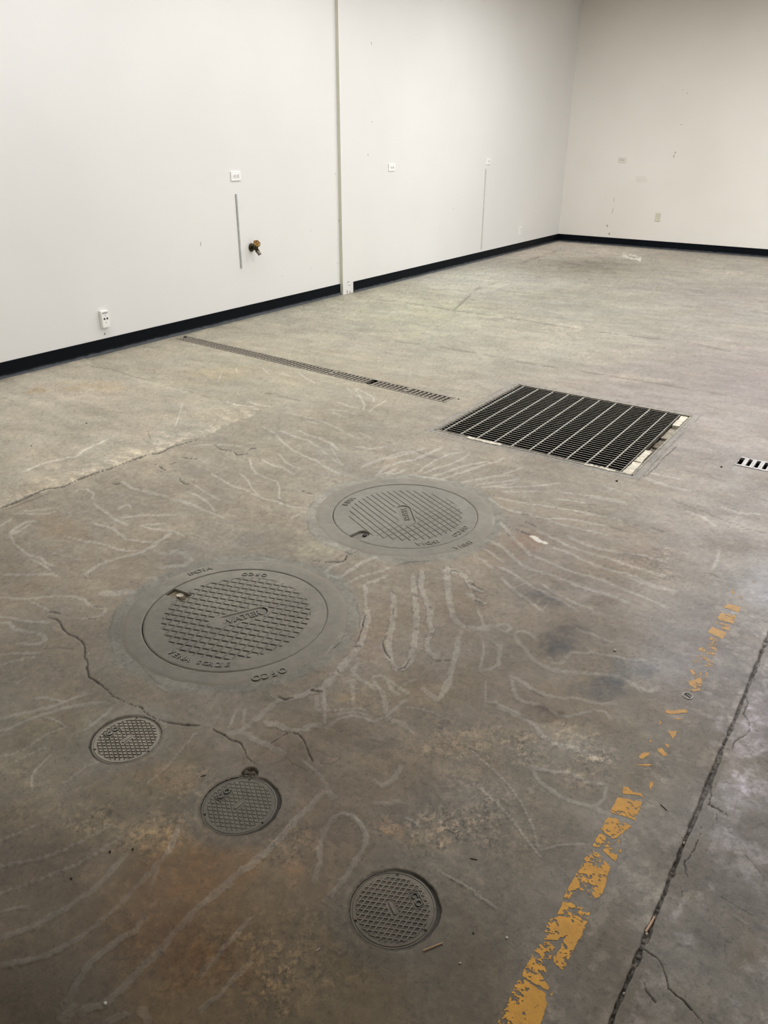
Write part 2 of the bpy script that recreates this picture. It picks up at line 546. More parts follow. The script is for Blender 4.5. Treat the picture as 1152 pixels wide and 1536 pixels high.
def tone_field(x, y):
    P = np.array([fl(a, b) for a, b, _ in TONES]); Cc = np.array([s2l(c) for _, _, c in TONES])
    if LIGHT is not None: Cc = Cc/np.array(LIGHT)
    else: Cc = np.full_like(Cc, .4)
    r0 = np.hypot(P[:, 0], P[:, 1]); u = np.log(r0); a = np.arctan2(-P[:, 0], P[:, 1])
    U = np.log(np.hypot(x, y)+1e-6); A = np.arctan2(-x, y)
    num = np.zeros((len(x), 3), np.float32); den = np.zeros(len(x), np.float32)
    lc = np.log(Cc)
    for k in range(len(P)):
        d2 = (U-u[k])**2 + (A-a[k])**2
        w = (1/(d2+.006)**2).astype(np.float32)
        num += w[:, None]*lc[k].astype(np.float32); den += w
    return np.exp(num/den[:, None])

STAINS = [  # photo px centre, half sizes px, multiplier colour, softness
(810,902,34,16,(.66,.68,.74)),(850,955,50,22,(.66,.66,.72)),(840,975,32,14,(.62,.65,.74)),(947,1005,40,24,(.66,.72,.80)),(900,1033,36,22,(.62,.68,.80)),
(812,1073,28,14,(.62,.56,.54)),(900,903,24,10,(.72,.66,.62)),(790,815,26,18,(1.02,.90,.86)),(980,830,50,16,(.92,.86,.84)),(905,785,60,14,(.86,.86,.84)),
(830,880,60,14,(.84,.85,.88)),(560,960,40,40,(1.0,.93,.88)),(630,1010,40,24,(.85,.82,.82)),(470,960,30,70,(.95,.90,.84)),
(420,1130,60,25,(.86,.84,.82)),(700,930,40,40,(.93,.88,.84)),(525,1045,30,9,(1.25,1.15,.98)),(90,790,40,26,(1.08,.98,.88)),(130,1120,90,16,(.9,.9,.9)),
(640,1180,50,40,(.84,.83,.84)),(440,1250,60,24,(.84,.82,.82)),(225,1210,80,26,(.84,.86,.90)),(300,1320,90,40,(1.08,1.0,.9)),(250,1400,100,60,(.95,.86,.78)),
(330,1455,80,36,(.95,.84,.72)),(60,1300,60,50,(.86,.86,.88)),(440,1310,26,34,(1.22,1.1,1.0)),(500,1245,30,30,(.82,.81,.82)),(585,1240,30,16,(1.22,1.1,1.0)),
(645,1255,60,26,(1.16,1.1,1.0)),(225,1255,60,26,(1.25,1.18,1.08)),(240,1160,70,30,(1.10,1.0,.92)),(840,1100,60,22,(1.14,1.12,1.06)),(720,1110,60,24,(1.08,1.06,1.02)),
(980,1155,50,18,(.88,.88,.94)),(1108,1112,44,60,(1.55,1.55,1.70)),(1112,1190,44,26,(1.42,1.42,1.58)),(1080,1265,28,28,(1.5,1.5,1.66)),(1140,1080,30,50,(1.3,1.3,1.4)),(1090,1300,26,16,(1.15,1.15,1.2)),
(1035,1345,14,10,(1.25,1.22,1.15)),(968,1297,14,14,(1.25,1.25,1.25)),(930,1400,30,60,(.96,.93,.90)),(1120,1430,40,40,(1.02,.96,.9)),
(890,395,60,10,(.86,.84,.82)),(830,378,60,8,(.92,.9,.88)),(640,470,130,26,(1.12,1.15,1.07)),(700,420,90,20,(1.10,1.12,1.06)),(850,490,30,8,(1.36,1.36,1.36)),(960,568,70,8,(1.20,1.20,1.16)),(790,440,60,10,(1.08,1.09,1.05)),(880,405,70,12,(.88,.86,.84)),
(600,505,60,10,(1.06,1.05,1.0)),(150,690,150,22,(1.12,1.12,1.1)),(70,720,80,18,(1.10,1.10,1.08)),(320,620,60,12,(1.14,1.14,1.12)),(140,580,60,10,(1.02,.95,.85)),
(60,585,20,8,(.94,.84,.72)),(330,560,50,12,(1.06,1.02,.94)),(482,822,44,14,(1.20,1.23,1.15)),(160,860,120,20,(.95,.95,.95)),(40,870,60,30,(.95,.94,.92)),
(960,650,22,30,(1.02,1.04,1.1)),(960,700,40,20,(1.0,1.02,1.05)),(760,1040,40,22,(.88,.86,.86)),(500,1090,60,18,(.88,.86,.84)),(370,1085,30,14,(.9,.87,.84)),
(560,1120,50,20,(.88,.88,.86)),(540,1140,30,10,(1.08,1.06,1.0)),(350,1290,50,26,(1.06,1.0,.92)),(30,1450,50,60,(.92,.92,.92)),(650,1040,26,22,(1.22,1.20,1.16))]

GRIT = [(225,1255,90,45,1),(160,1235,60,20,.8),(440,1280,50,50,.9),(640,1250,70,34,1),(585,1240,40,18,.9),(700,1110,90,34,.9),(840,1110,90,36,1),(870,1160,60,30,.8),
(330,1460,120,60,.7),(470,1400,110,80,.7),(250,1400,90,60,.5),(700,1200,60,60,.6),(980,850,70,26,.7),(1000,830,40,10,.8),(760,1240,80,60,.6),(450,1490,90,40,.6),(60,1200,80,60,.4),(560,1050,60,40,.5),(900,1000,70,30,.5),(650,1330,80,50,.5),(300,1180,60,30,.7)]
def seg_dist(x, y, poly):
    best = np.full(len(x), 1e9, np.float32); arc = np.zeros(len(x), np.float32); s0 = 0
    for p, q in zip(poly, poly[1:]):
        d = q-p; L = float(np.hypot(*d)) or 1e-6
        t = np.clip(((x-p[0])*d[0]+(y-p[1])*d[1])/(L*L), 0, 1)
        dd = np.hypot(x-(p[0]+t*d[0]), y-(p[1]+t*d[1]))
        m = dd < best
        best = np.where(m, dd, best); arc = np.where(m, s0+t*L, arc); s0 += L
    return best, arc, s0

def slab_poly():   # the paler slab against the wall: photo outline
    pts = [(-60,790),(0,763),(44,744),(96,730),(140,711),(193,692),(240,677),(276,660),(300,657),(319,651),(332,641),(348,636),(365,628),(378,626),(388,614),(370,609),(330,601),(300,593),(260,578),(230,572),(200,564),(166,553),(138,547),(128,538)]
    P = [fl(*p) for p in pts]
    return np.array(P + [(WLX-.3, P[-1][1]), (WLX-.3, P[0][1])])
def inside(x, y, P):
    c = np.zeros(len(x), bool); n = len(P)
    for i in range(n):
        x0, y0 = P[i]; x1, y1 = P[(i+1) % n]
        if y0 == y1: continue
        m = ((y0 > y) != (y1 > y)) & (x < (x1-x0)*(y-y0)/(y1-y0)+x0)
        c ^= m
    return c

def concrete(x, y):
    """albedo (n,3) and height (n) of the slab at the given floor places"""
    n = len(x)
    R = np.hypot(x, y)
    wx = x + .02*(fbm(x, y, 6, 91, 3)-.5); wy = y + .02*(fbm(x, y, 6, 95, 3)-.5)
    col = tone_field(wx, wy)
    h = np.zeros(n, np.float32)
    # mottling
    b1 = fbm(x, y, 3.0, 1, 5, .6)-.5; b2 = fbm(x*.5, y, 14, 11, 4, .6)-.5; b3 = fbm(x, y, 70, 21, 3, .6)-.5
    b4 = fbm(x+3*b1, y-3*b1, 9, 31, 4, .6)-.5
    far = sst(2.5, 6, R)
    col = col*np.exp((.40-.15*far)*b1+.34*b2+(.46-.1*far)*b3+(.34-.14*far)*b4)[:, None]
    hue = fbm(x, y, 5, 41, 4, .55)-.5
    col = col*np.exp(np.stack([.10*hue, 0*hue, -.15*hue], 1)*(1-.5*far)[:, None])
    # trowel sweeps, faint
    sw = fbm(x*2.2+y*.3, y*9-x*1.1, 1.6, 47, 4, .6)-.5
    col = col*np.exp(.34*sw)[:, None]
    # stains
    for (px, py, rx, ry, m) in STAINS:
        c = np.array(fl(px, py)); e = np.array(fl(px+rx, py))-c; g = np.array(fl(px, py-ry))-c
        Mi = np.linalg.inv(np.stack([e, g], 1))
        q = Mi @ np.stack([x-c[0], y-c[1]])
        d = np.hypot(q[0], q[1])
        k = np.where(d < 1.9)[0]
        if not len(k): continue
        jj = (fbm(x[k], y[k], 14, 51, 6, .66)-.5)
        w = (1-sst(.40, 1.15, d[k]+2.0*jj))*(.55+.75*sst(.32, .68, fbm(x[k]+y[k]*.3, y[k]-x[k]*.2, 48, 55, 4, .65)))
        col[k] = col[k]*np.exp(w[:, None]*np.log(np.array(m))[None, :])
    # gritty worn patches: light grains and dark pits
    for (px, py, rx, ry, amt) in GRIT:
        c = np.array(fl(px, py)); e = np.array(fl(px+rx, py))-c; g = np.array(fl(px, py-ry))-c
        q = np.linalg.inv(np.stack([e, g], 1)) @ np.stack([x-c[0], y-c[1]])
        d = np.hypot(q[0], q[1]); k = np.where(d < 1.8)[0]
        if not len(k): continue
        w = (1-sst(.4, 1.2, d[k]+1.8*(fbm(x[k], y[k], 14, 56, 5, .62)-.5)))
        gr = fbm(x[k], y[k], 85, 57, 4, .72)
        up = sst(.52, .60, gr); dn = sst(.56, .66, fbm(x[k]+9, y[k], 105, 58, 3, .7))
        col[k] = col[k]*(1+(amt*w)[:, None]*(up[:, None]*np.array((.44, .39, .34))-.34*dn[:, None])); h[k] += .0012*w*amt*(gr-.5)
    # pale slab at the wall, with a chipped raised edge
    P = slab_poly()
    jx = x+.016*(fbm(x, y, 30, 61, 3)-.5); jy = y+.016*(fbm(x, y, 30, 66, 3)-.5)
    ins = inside(jx, jy, P)
    dE, _, _ = seg_dist(x, y, P[:16])
    w = ins*1.0
    col = col*(1+.07*w)[:, None]
    h += .004*w
    edge = w*(1-sst(.02, .22, dE+.10*(fbm(x, y, 12, 71, 4)-.5)))
    chip = sst(.50, .60, fbm(x*.7, y*1.5, 22, 73, 5, .65))
    col = col*(1+.46*edge*chip+.05*edge)[:, None]
    # random short dusty flecks all over
    fk = sst(.66, .74, fbm(x*.6+y*.25, y*1.2, 45, 81, 3, .6))
    col = col*(1+.10*fk)[:, None]
    pit = sst(.70, .78, fbm(x, y, 120, 84, 2))
    col = col*(1-.22*pit)[:, None]
    # traced marks
    lite = np.zeros(n, np.float32); dark = np.zeros(n, np.float32); white = np.zeros(n, np.float32)
    cov = (np.hypot(x-M1[0], y-M1[1]) < M1F-.01) | (np.hypot(x-M2[0], y-M2[1]) < M2F-.02)
    for (st, wm, fp) in POLYS:
        pad = wm*2+.02
        k = np.where((x > fp[:, 0].min()-pad) & (x < fp[:, 0].max()+pad) & (y > fp[:, 1].min()-pad) & (y < fp[:, 1].max()+pad))[0]
        if not len(k): continue
        xx, yy = x[k], y[k]
        j1 = (fbm(xx, yy, 1.2/max(wm, .006), 101, 3)-.5)
        j2 = (fbm(xx+5, yy, 1.2/max(wm, .006), 107, 3)-.5)
        jw = wm*.7 if st not in 'cd' else .008
        if st in 'cd':
            j1 = (fbm(xx, yy, 60, 101, 3, .6)-.5); j2 = (fbm(xx+5, yy, 60, 107, 3, .6)-.5)
        d, arc, Lt = seg_dist(xx+j1*jw, yy+j2*jw, fp)
        hw = wm*.5
        nz = fbm(xx, yy, 12, 113, 3)
        ends = sst(0, .04, arc+.01)*sst(0, .04, Lt-arc+.01)
        if st == 'l':
            f = (1-sst(hw*.62, hw*1.15, d))*(.60+.7*nz)*(.5+.5*ends)*sst(.26, .44, nz+.16)
            lite[k] = np.maximum(lite[k], .95*f)
            h[k] += .0008*f
        elif st == 'b':
            pr = wm*1.05
            bead = .5+.5*np.cos(2*PI*arc/pr)
            f = (1-sst(hw*.5, hw*1.1, d+hw*.55*(1-bead)))*(.6+.6*nz)
            lite[k] = np.maximum(lite[k], .9*f); h[k] += .0010*f
        elif st == 's':
            f = (1-sst(hw*.75, hw*1.1, d))
            lump = fbm(xx, yy, 55, 121, 4, .65)
            holes = sst(.58, .66, fbm(xx, yy, 26, 127, 4, .6))
            lite[k] = np.maximum(lite[k], f*(.85-.35*holes*(lump-.2)))
            h[k] += f*(.0011+.0055*holes*(lump-.40))
            rim = (1-sst(0, hw*.25, np.abs(d-hw*1.02)))*sst(.48, .60, fbm(xx, yy, 20, 131, 3))
            dark[k] = np.maximum(dark[k], .42*rim+.35*f*holes*sst(.5, .62, fbm(xx, yy, 90, 133, 3)))
        elif st == 'w':
            f = (1-sst(hw*.7, hw, d)); white[k] = np.maximum(white[k], f); h[k] += .001*f
        elif st == 'c':
            hv = hw*(.35+.75*sst(.30, .70, fbm(xx, yy, 18, 115, 3)))
            f = (1-sst(hv*.35, hv*.95+.0004, d))*(.6+.4*ends); dark[k] = np.maximum(dark[k], .86*f); h[k] -= .004*f
            f2 = (1-sst(hw*1, hw*3.2, d)); lite[k] = np.maximum(lite[k], .10*f2)
        elif st == 'd':
            f = (1-sst(hw*.3, hw*1.1, d))*sst(.36, .5, nz); dark[k] = np.maximum(dark[k], .42*f); h[k] -= .0006*f
    lite[cov] *= .15
    lum = col.mean(1, keepdims=True)
    lt = (col*.55+lum*np.array((1.02, 1.0, .93))*.45)*1.50
    col = col+(lt-col)*np.clip(lite, 0, 1)[:, None]
    # cement skim around the two manholes
    for (cx, cy), rf, k1 in ((M1, M1F, .030), (M2, M2F, .030)):
        d = np.hypot(x-cx, y-cy); an = np.arctan2(y-cy, x-cx)
        ro = rf+.02+.035*(fbm(np.cos(an)*2+cx, np.sin(an)*2+cy, 1.7, 141, 4)-.3)
        w = (1-sst(-.012, .022, d-ro))
        g = col.mean(1, keepdims=True)*np.array((1.05, 1.02, .87))
        col = col+(g-col)*(.75*w)[:, None]
        dark = np.maximum(dark, .30*(1-sst(.001, .005, np.abs(d-ro)))*sst(.5, .6, fbm(x, y, 9, 151, 3)))
    # small covers: chipped ring
    for i, (cx, cy) in enumerate(SMALL):
        d = np.hypot(x-cx, y-cy)
        k = np.where(d < .17)[0]
        an = np.arctan2(y[k]-cy, x[k]-cx)
        wob = .006*(fbm(x[k], y[k], 60, 161+i, 3)-.5)
        side = .5+.5*np.cos(an-math.radians((200, 32, 48)[i]))
        ro = SR+.0025+(.002, .0060, .0058)[i]*side**3*(.6+.8*fbm(x[k], y[k], 34, 165+i, 3))
        f = 1-sst(-.001, .0015, d[k]-ro+wob)
        dark[k] = np.maximum(dark[k], f*(.34+.62*side**2)); h[k] -= .006*f*side**2
        f2 = (1-sst(.0, .007, np.abs(d[k]-ro-.008)+wob))
        lm = 1+.16*f2*(1-side)
        gy = col[k].mean(1, keepdims=True)*np.array((1.10, 1, .82))
        hw_ = (1-sst(.115, .16, d[k]+.03*(fbm(x[k], y[k], 18, 171+i, 3)-.5)))
        col[k] = (col[k]+(gy*.97-col[k])*(.45*hw_)[:, None])*lm[:, None]
    rx, ry = fl(374, 1160)     # broken bit above the middle cover
    d = np.hypot(x-rx, (y-ry)); k = np.where(d < .06)[0]
    f = 1-sst(.018, .026, d[k]+.02*(fbm(x[k], y[k], 60, 181, 3)-.5))
    dark[k] = np.maximum(dark[k], f*.8*sst(.42, .6, fbm(x[k], y[k], 110, 183, 3))); h[k] -= .008*f
    # saw-cut joint with crumbled lips
    jn = .004*(fbm(x, y, 8, 191, 3)-.5)+.006*(fbm(x, y, 60, 193, 3)-.5)
    dj = np.abs(x-JX+jn*.8)
    wj = .0046+.0035*sst(.54, .70, fbm(x*0+.3, y, 13, 197, 3))
    near = 1.0
    f = (1-sst(wj*.6, wj*1.05, dj))*near
    crumb = fbm(x, y, 150, 199, 3, .6)
    dark = np.maximum(dark, f*(.50+.36*sst(.46, .58, crumb)-.22*sst(.54, .62, 1-crumb)))
    h -= .007*f*(.6+.8*crumb)
    lipw = (1-sst(.004, .030, dj))*(x < JX)*near*sst(.46, .6, fbm(x*1.5, y, 26, 203, 4, .65))
    col = col*(1+.35*lipw)[:, None]
    # pale salty bloom on the slab past the joint
    m = (x > JX+.02)*1.0
    sal = sst(.52, .68, fbm(x, y, 11, 211, 6, .68))*m*(1-sst(1.05, 1.35, np.abs(y-1.75)+.8*(fbm(x, y, 2.5, 215, 3)-.5)))
    col = col*(1+sal[:, None]*np.array((.44, .45, .56))*(.5+1.0*sst(.4, .65, fbm(x, y, 45, 217, 4, .7)))[:, None])
    sp = sst(.60, .68, fbm(x, y, 34, 221, 4, .6))*(1-sst(.03, .16, np.abs(x-JX+.07)))*(x < JX)*(y < 2.6)
    col = col*(1+.30*sp)[:, None]
    # diamond of old paint far away
    dx, dy = fl(947, 385)
    a, b = x-dx, y-dy
    dm = np.abs(a*_R[0]+b*_R[1])/.135+np.abs(-a*_R[1]+b*_R[0])/.46
    f = (1-sst(.92, 1.02, dm))*sst(.34, .46, dm)*sst(.30, .42, fbm(x, y, 14, 231, 3))
    white = np.maximum(white, .95*f)
    # darker broken band along the walls
    g = (1-sst(.0, .10, np.minimum(np.abs(x-(WLX+.015)), np.abs(WBY-.015-y))))
    col = col*(1-.30*g*sst(.3, .6, fbm(x, y, 10, 241, 3)))[:, None]
    # worn concrete collar round the big grate and the drains
    gx = np.maximum(np.maximum(HX0-x, x-HX1), np.maximum(HY0-y, y-HY1))
    f = (1-sst(.03, .05, np.abs(gx-.0)+.02*(fbm(x, y, 20, 251, 3)-.5)))
    gcol = col.mean(1, keepdims=True)*np.array((1.05, 1.0, .90))*.93
    col = col+(gcol-col)*(.8*f)[:, None]
    dark = np.maximum(dark, .4*(1-sst(.002, .007, np.abs(gx-.045+.02*(fbm(x, y, 6, 255, 3)-.5))))*sst(.45, .55, fbm(x, y, 8, 257, 3)))
    col = col*(1-dark[:, None]*np.array((.90, .91, .93)))
    wl = np.array(s2l((205, 200, 188)))
    col = col+(wl*1.2-col)*white[:, None]
    quiet = 1-(1-sst(.06, .08, np.abs(x-YLX)))*(y < 3)
    h = h*quiet
    h += .0009*(fbm(x, y, 5, 261, 3)-.5)*quiet
    return np.clip(col, .004, .9), h

# ------------------------------------------------------------------ floor mesh: fine where one stands and looks, coarse elsewhere
def build_floor():
    rows = []
    yv = 1680.0
    while True:
        dep = PIT+math.atan((yv-768)/FPX)
        if dep <= 0.06: break
        r = EYE/math.tan(dep)
        if r > 15.2: break
        rows.append(r); yv -= 1.3
    rows = np.array(rows)
    ths = np.radians(np.concatenate([np.arange(-95, -45, .3), np.arange(-45, 45.001, .078), np.arange(45.3, 75.01, .3)]))
    Rr, Th = np.meshgrid(rows, ths, indexing='ij')
    x = (-np.sin(YAW+Th)*Rr).ravel(); y = (np.cos(YAW+Th)*Rr).ravel()
    nr, nc = Rr.shape
    keep = (x > WLX-.12) & (y < WBY+.12)
    col = np.full((len(x), 3), .3, np.float32); h = np.zeros(len(x), np.float32)
    kk = np.where(keep)[0]
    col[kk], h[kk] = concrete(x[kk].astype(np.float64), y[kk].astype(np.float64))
    border = np.minimum(np.minimum(np.arange(nr)[:, None], nr-1-np.arange(nr)[:, None])/6.0, np.minimum(np.arange(nc)[None, :], nc-1-np.arange(nc)[None, :])/6.0)
    h *= np.clip(border, 0, 1).ravel()
    i = np.arange(nr-1)[:, None]*nc+np.arange(nc-1)[None, :]
    q = np.stack([i, i+1, i+nc+1, i+nc], -1).reshape(-1, 4)[:, ::-1]
    cx = x[q].mean(1); cy = y[q].mean(1)
    ok = keep[q].all(1)
    ok &= ~((cx > HX0) & (cx < HX1) & (cy > HY0) & (cy < HY1))
    s = (cx-TA[0])*td[0]+(cy-TA[1])*td[1]; u = (cx-TA[0])*tn[0]+(cy-TA[1])*tn[1]
    ok &= ~((s > .006) & (s < TL-.006) & (np.abs(u) < TW/2-.004))
    ok &= ~((cx > DX0+.004) & (cx < DX1) & (cy > DY0+.004) & (cy < DY1-.004))
    ok &= np.hypot(cx-M1[0], cy-M1[1]) > M1F-.045
    ok &= np.hypot(cx-M2[0], cy-M2[1]) > M2F-.045
    for c in SMALL: ok &= np.hypot(cx-c[0], cy-c[1]) > SR-.0012
    q = q[ok]
    co = np.stack([x, y, h], 1)
    # coarse remainder
    r0, r1 = rows[0], rows[-1]
    a2 = np.linspace(ths[-1], 2*PI+ths[0], 20)
    ex = [r0*.02, r0*.5, r0, 2., 4., 7., r1]
    base = len(co); add = []; qq = []
    for r in ex:
        for a in a2: add.append((-math.sin(YAW+a)*r, math.cos(YAW+a)*r, 0))
    nA = len(a2)
    for k in range(len(ex)-1):
        for j in range(nA-1):
            p = base+k*nA+j
            c4 = [p, p+1, p+nA+1, p+nA][::-1]
            pts = [add[v-base] for v in c4]
            if min(v[0] for v in pts) < WLX-1.2 or max(v[0] for v in pts) > 7.5 or min(v[1] for v in pts) < -6: continue
            qq.append(c4)
    b2 = base+len(add)
    a3 = np.linspace(ths[0], ths[-1], 18)
    for r in (r0*.02, r0*.5, r0):
        for a in a3: add.append((-math.sin(YAW+a)*r, math.cos(YAW+a)*r, 0))
    for k in range(2):
        for j in range(17):
            p = b2+k*18+j; qq.append([p, p+1, p+19, p+18][::-1])
    add = np.array(add, np.float32)
    ac, _ = concrete(add[:, 0].astype(np.float64)+1e-4, add[:, 1].astype(np.float64))
    co = np.concatenate([co, add]); col = np.concatenate([col, ac]); q = np.concatenate([q, np.array(qq)])
    used = np.unique(q); mp = np.full(len(co), -1, np.int64); mp[used] = np.arange(len(used))
    me = np_mesh('floor', co[used], mp[q])
    set_attr(me, 'col', col[used])
    m, t, b = attr_mat('stained concrete', rough=.52, spec=.42, speck=.20, sc=230, bump=.22, bdist=.0022)
    N, L = t.nodes, t.links
    tc = N.new('ShaderNodeTexCoord'); nz = N.new('ShaderNodeTexNoise'); nz.inputs['Scale'].default_value = 5; nz.inputs['Detail'].default_value = 6
    L.new(tc.outputs['Object'], nz.inputs['Vector'])
    mr = N.new('ShaderNodeMapRange'); mr.inputs['From Min'].default_value = .3; mr.inputs['From Max'].default_value = .7
    mr.inputs['To Min'].default_value = .46; mr.inputs['To Max'].default_value = .68
    L.new(nz.outputs['Fac'], mr.inputs['Value']); L.new(mr.outputs['Result'], b.inputs['Roughness'])
    return tag(mobj('floor', me, m), kind='structure')
FLOOR = build_floor()

# ------------------------------------------------------------------ materials
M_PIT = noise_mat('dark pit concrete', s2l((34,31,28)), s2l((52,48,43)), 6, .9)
M_STEEL = noise_mat('galvanised grey steel', s2l((112,108,100)), s2l((160,156,146)), 40, .5, .35, .1)
M_CROSS = noise_mat('worn bright steel', s2l((150,147,139)), s2l((190,187,178)), 60, .45, .3)
M_BEAR = noise_mat('dull bearing steel', s2l((108,104,96)), s2l((150,145,135)), 60, .5, .35)
M_BARSHADE = noise_mat('painted bar side shade', s2l((12,11,10)), s2l((26,24,21)), 30, .95, 0, 0, .1)
M_DGREY = noise_mat('grimy drain iron', s2l((112,106,96)), s2l((160,152,138)), 50, .6, .25, .1)
M_DRAIN2 = noise_mat('zinc drain cover', s2l((146,143,141)), s2l((182,179,176)), 90, .45, .3, .1)
M_MORTAR = noise_mat('pale mortar', s2l((190,182,165)), s2l((226,220,204)), 30, .85, 0, .4)
M_WHITE = noise_mat('white plastic', s2l((240,239,236)), s2l((246,245,242)), 10, .4)
M_IVORY = noise_mat('ivory plastic', s2l((206,202,182)), s2l((214,210,190)), 10, .45)
M_SLOT = noise_mat('dark slot', s2l((36,33,30)), s2l((52,48,44)), 10, .6)
M_RACE = noise_mat('grey raceway', s2l((160,160,158)), s2l((178,178,176)), 20, .5)
M_RACEW = noise_mat('white painted raceway', s2l((205,203,198)), s2l((214,212,207)), 20, .5)
M_BRONZE = noise_mat('aged brass', s2l((112,84,44)), s2l((158,124,72)), 60, .38, .8)
M_BRONZED = noise_mat('dark tarnished brass', s2l((46,42,26)), s2l((74,66,42)), 60, .4, .7)
M_WOOD = noise_mat('raw wood splinter', s2l((168,138,104)), s2l((205,176,140)), 60, .7)
M_PINK = noise_mat('fresh wood sliver', s2l((206,164,136)), s2l((232,200,176)), 60, .7)
M_CRUMB = noise_mat('dark crumb', s2l((38,32,27)), s2l((58,50,42)), 60, .8)
M_STONE = noise_mat('pale grit', s2l((176,170,158)), s2l((214,208,196)), 80, .8)
M_CHIP = noise_mat('bare wall chip', s2l((170,165,156)), s2l((190,185,176)), 90, .8)
M_CHIPL = noise_mat('pale filler dab', s2l((226,224,216)), s2l((240,238,230)), 90, .8)

# ------------------------------------------------------------------ walls
def wall_mat(name, c1, c2):
    m = noise_mat(name, c1, c2, .8, .62, 0, 0, .35, 4, .3, .7)
    t = m.node_tree; N, L = t.nodes, t.links; b = N['Principled BSDF']
    tc = N.new('ShaderNodeTexCoord'); n2 = N.new('ShaderNodeTexNoise'); n2.inputs['Scale'].default_value = 55; n2.inputs['Detail'].default_value = 4
    L.new(tc.outputs['Object'], n2.inputs['Vector'])
    bp = N.new('ShaderNodeBump'); bp.inputs['Strength'].default_value = .06; bp.inputs['Distance'].default_value = .002
    L.new(n2.outputs['Fac'], bp.inputs['Height']); L.new(bp.outputs['Normal'], b.inputs['Normal'])
    return m
M_WALL = wall_mat('white wall paint', s2l((224,223,220)), s2l((230,229,226)))
M_WALLB = wall_mat('off-white wall paint', s2l((229,225,217)), s2l((236,232,225)))
M_RET = wall_mat('dull edge paint', s2l((196,195,178)), s2l((206,204,188)))  # return face, duller and greener than the wall
bm = bmesh.new(); box(bm, WLX-.16, WLX, -4, SEAM_Y+.02, -.05, CEIL)
WALL_L = tag(bobj('wall_left', bm, M_WALL), kind='structure')
bm = bmesh.new(); box(bm, WLX-.16, WRX, SEAM_Y, WBY+.2, -.05, CEIL)
WALL_L2 = tag(bobj('wall_left', bm, M_WALL), kind='structure')
WALL_L2.data.materials.append(M_RET)
for p in WALL_L2.data.polygons:
    if p.normal.y < -.9: p.material_index = 1
bm = bmesh.new(); box(bm, WRX, 6.5, WBY, WBY+.16, -.05, CEIL)
WALL_B = tag(bobj('wall_back', bm, M_WALLB), kind='structure')
bm = bmesh.new(); box(bm, WLX-.16, 6.5, -4, WBY+.2, CEIL, CEIL+.12)
tag(bobj('ceiling', bm, wall_mat('ceiling paint', s2l((205,198,182)), s2l((214,207,192)))), kind='structure')

# chipped paint, filler dabs and scuffs on the walls: thin patches just proud of the paint
def chip(parent, name, mat, c, ax, w, hgt, rot=0):
    bm = bmesh.new(); n = 9; vs = []
    for k in range(n):
        a = 2*PI*k/n; r = random.uniform(.6, 1.1)
        u, v = w*.5*r*math.cos(a), hgt*.5*r*math.sin(a)
        u, v = u*math.cos(rot)-v*math.sin(rot), u*math.sin(rot)+v*math.cos(rot)
        p = (c[0]+.0012, c[1]+u, c[2]+v) if ax == 'x' else (c[0]+u, c[1]-.0012, c[2]+v)
        vs.append(bm.verts.new(p))
    bm.faces.new(vs)
    return bobj(name, bm, mat, parent)
for (px, py, w, hh, m) in [(301,366,.012,.05,0),(315,502,.012,.03,0),(157,501,.010,.022,2),(424,414,.010,.012,0),(466,346,.010,.014,0),(467,403,.010,.012,0),
        (503,261,.012,.02,0),(508,331,.012,.03,0),(506,395,.010,.02,0),(506,360,.010,.012,0),(293,331,.06,.008,1),(82,491,.05,.01,1)]:
    y, z = on_left(px, py, WLX)
    chip(WALL_L, 'paint_chip', (M_CHIP, M_CHIPL, M_CRUMB)[m], (WLX, y, z), 'x', w, hh)
for (px, py, w, hh, m) in [(557,65,.014,.03,0),(558,183,.014,.03,0),(552,232,.02,.03,0),(560,330,.02,.03,1),(680,313,.03,.014,0),(522,423,.05,.014,0),(524,428,.05,.010,0),
        (521,437,.03,.04,0),(525,438,.03,.03,0),(519,433,.02,.02,1),(778,361,.014,.02,0)]:
    y, z = on_left(px, py, WRX)
    chip(WALL_L2, 'paint_chip', (M_CHIP, M_CHIPL)[m], (WRX, y, z), 'x', w, hh, random.uniform(-.5, .5))
for (px, py, w, hh, m) in [(911,339,.035,.04,0),(914,351,.03,.05,0),(919,316,.012,.10,0),(921,300,.010,.09,2),(922,290,.012,.06,1),(1013,229,.03,.03,2),(1011,234,.02,.05,2),(1016,231,.03,.03,1),
        (1028,131,.03,.02,1),(1031,140,.02,.02,2),(1017,191,.05,.02,1),(1022,187,.03,.016,2),(1005,349,.03,.03,1),(961,269,.2,.12,3),(1024,135,.014,.014,0)]:
    x, z = on_back(px, py, WBY)
    chip(WALL_B, 'paint_chip', (M_CHIP, M_CHIPL, noise_mat('scuff', s2l((186,180,168)), s2l((200,194,184)), 60, .8), noise_mat('touch-up paint', s2l((226,222,213)), s2l((231,228,220)), 9, .8))[m], (x, WBY, z), 'z', w, hh, random.uniform(-.3, .3))

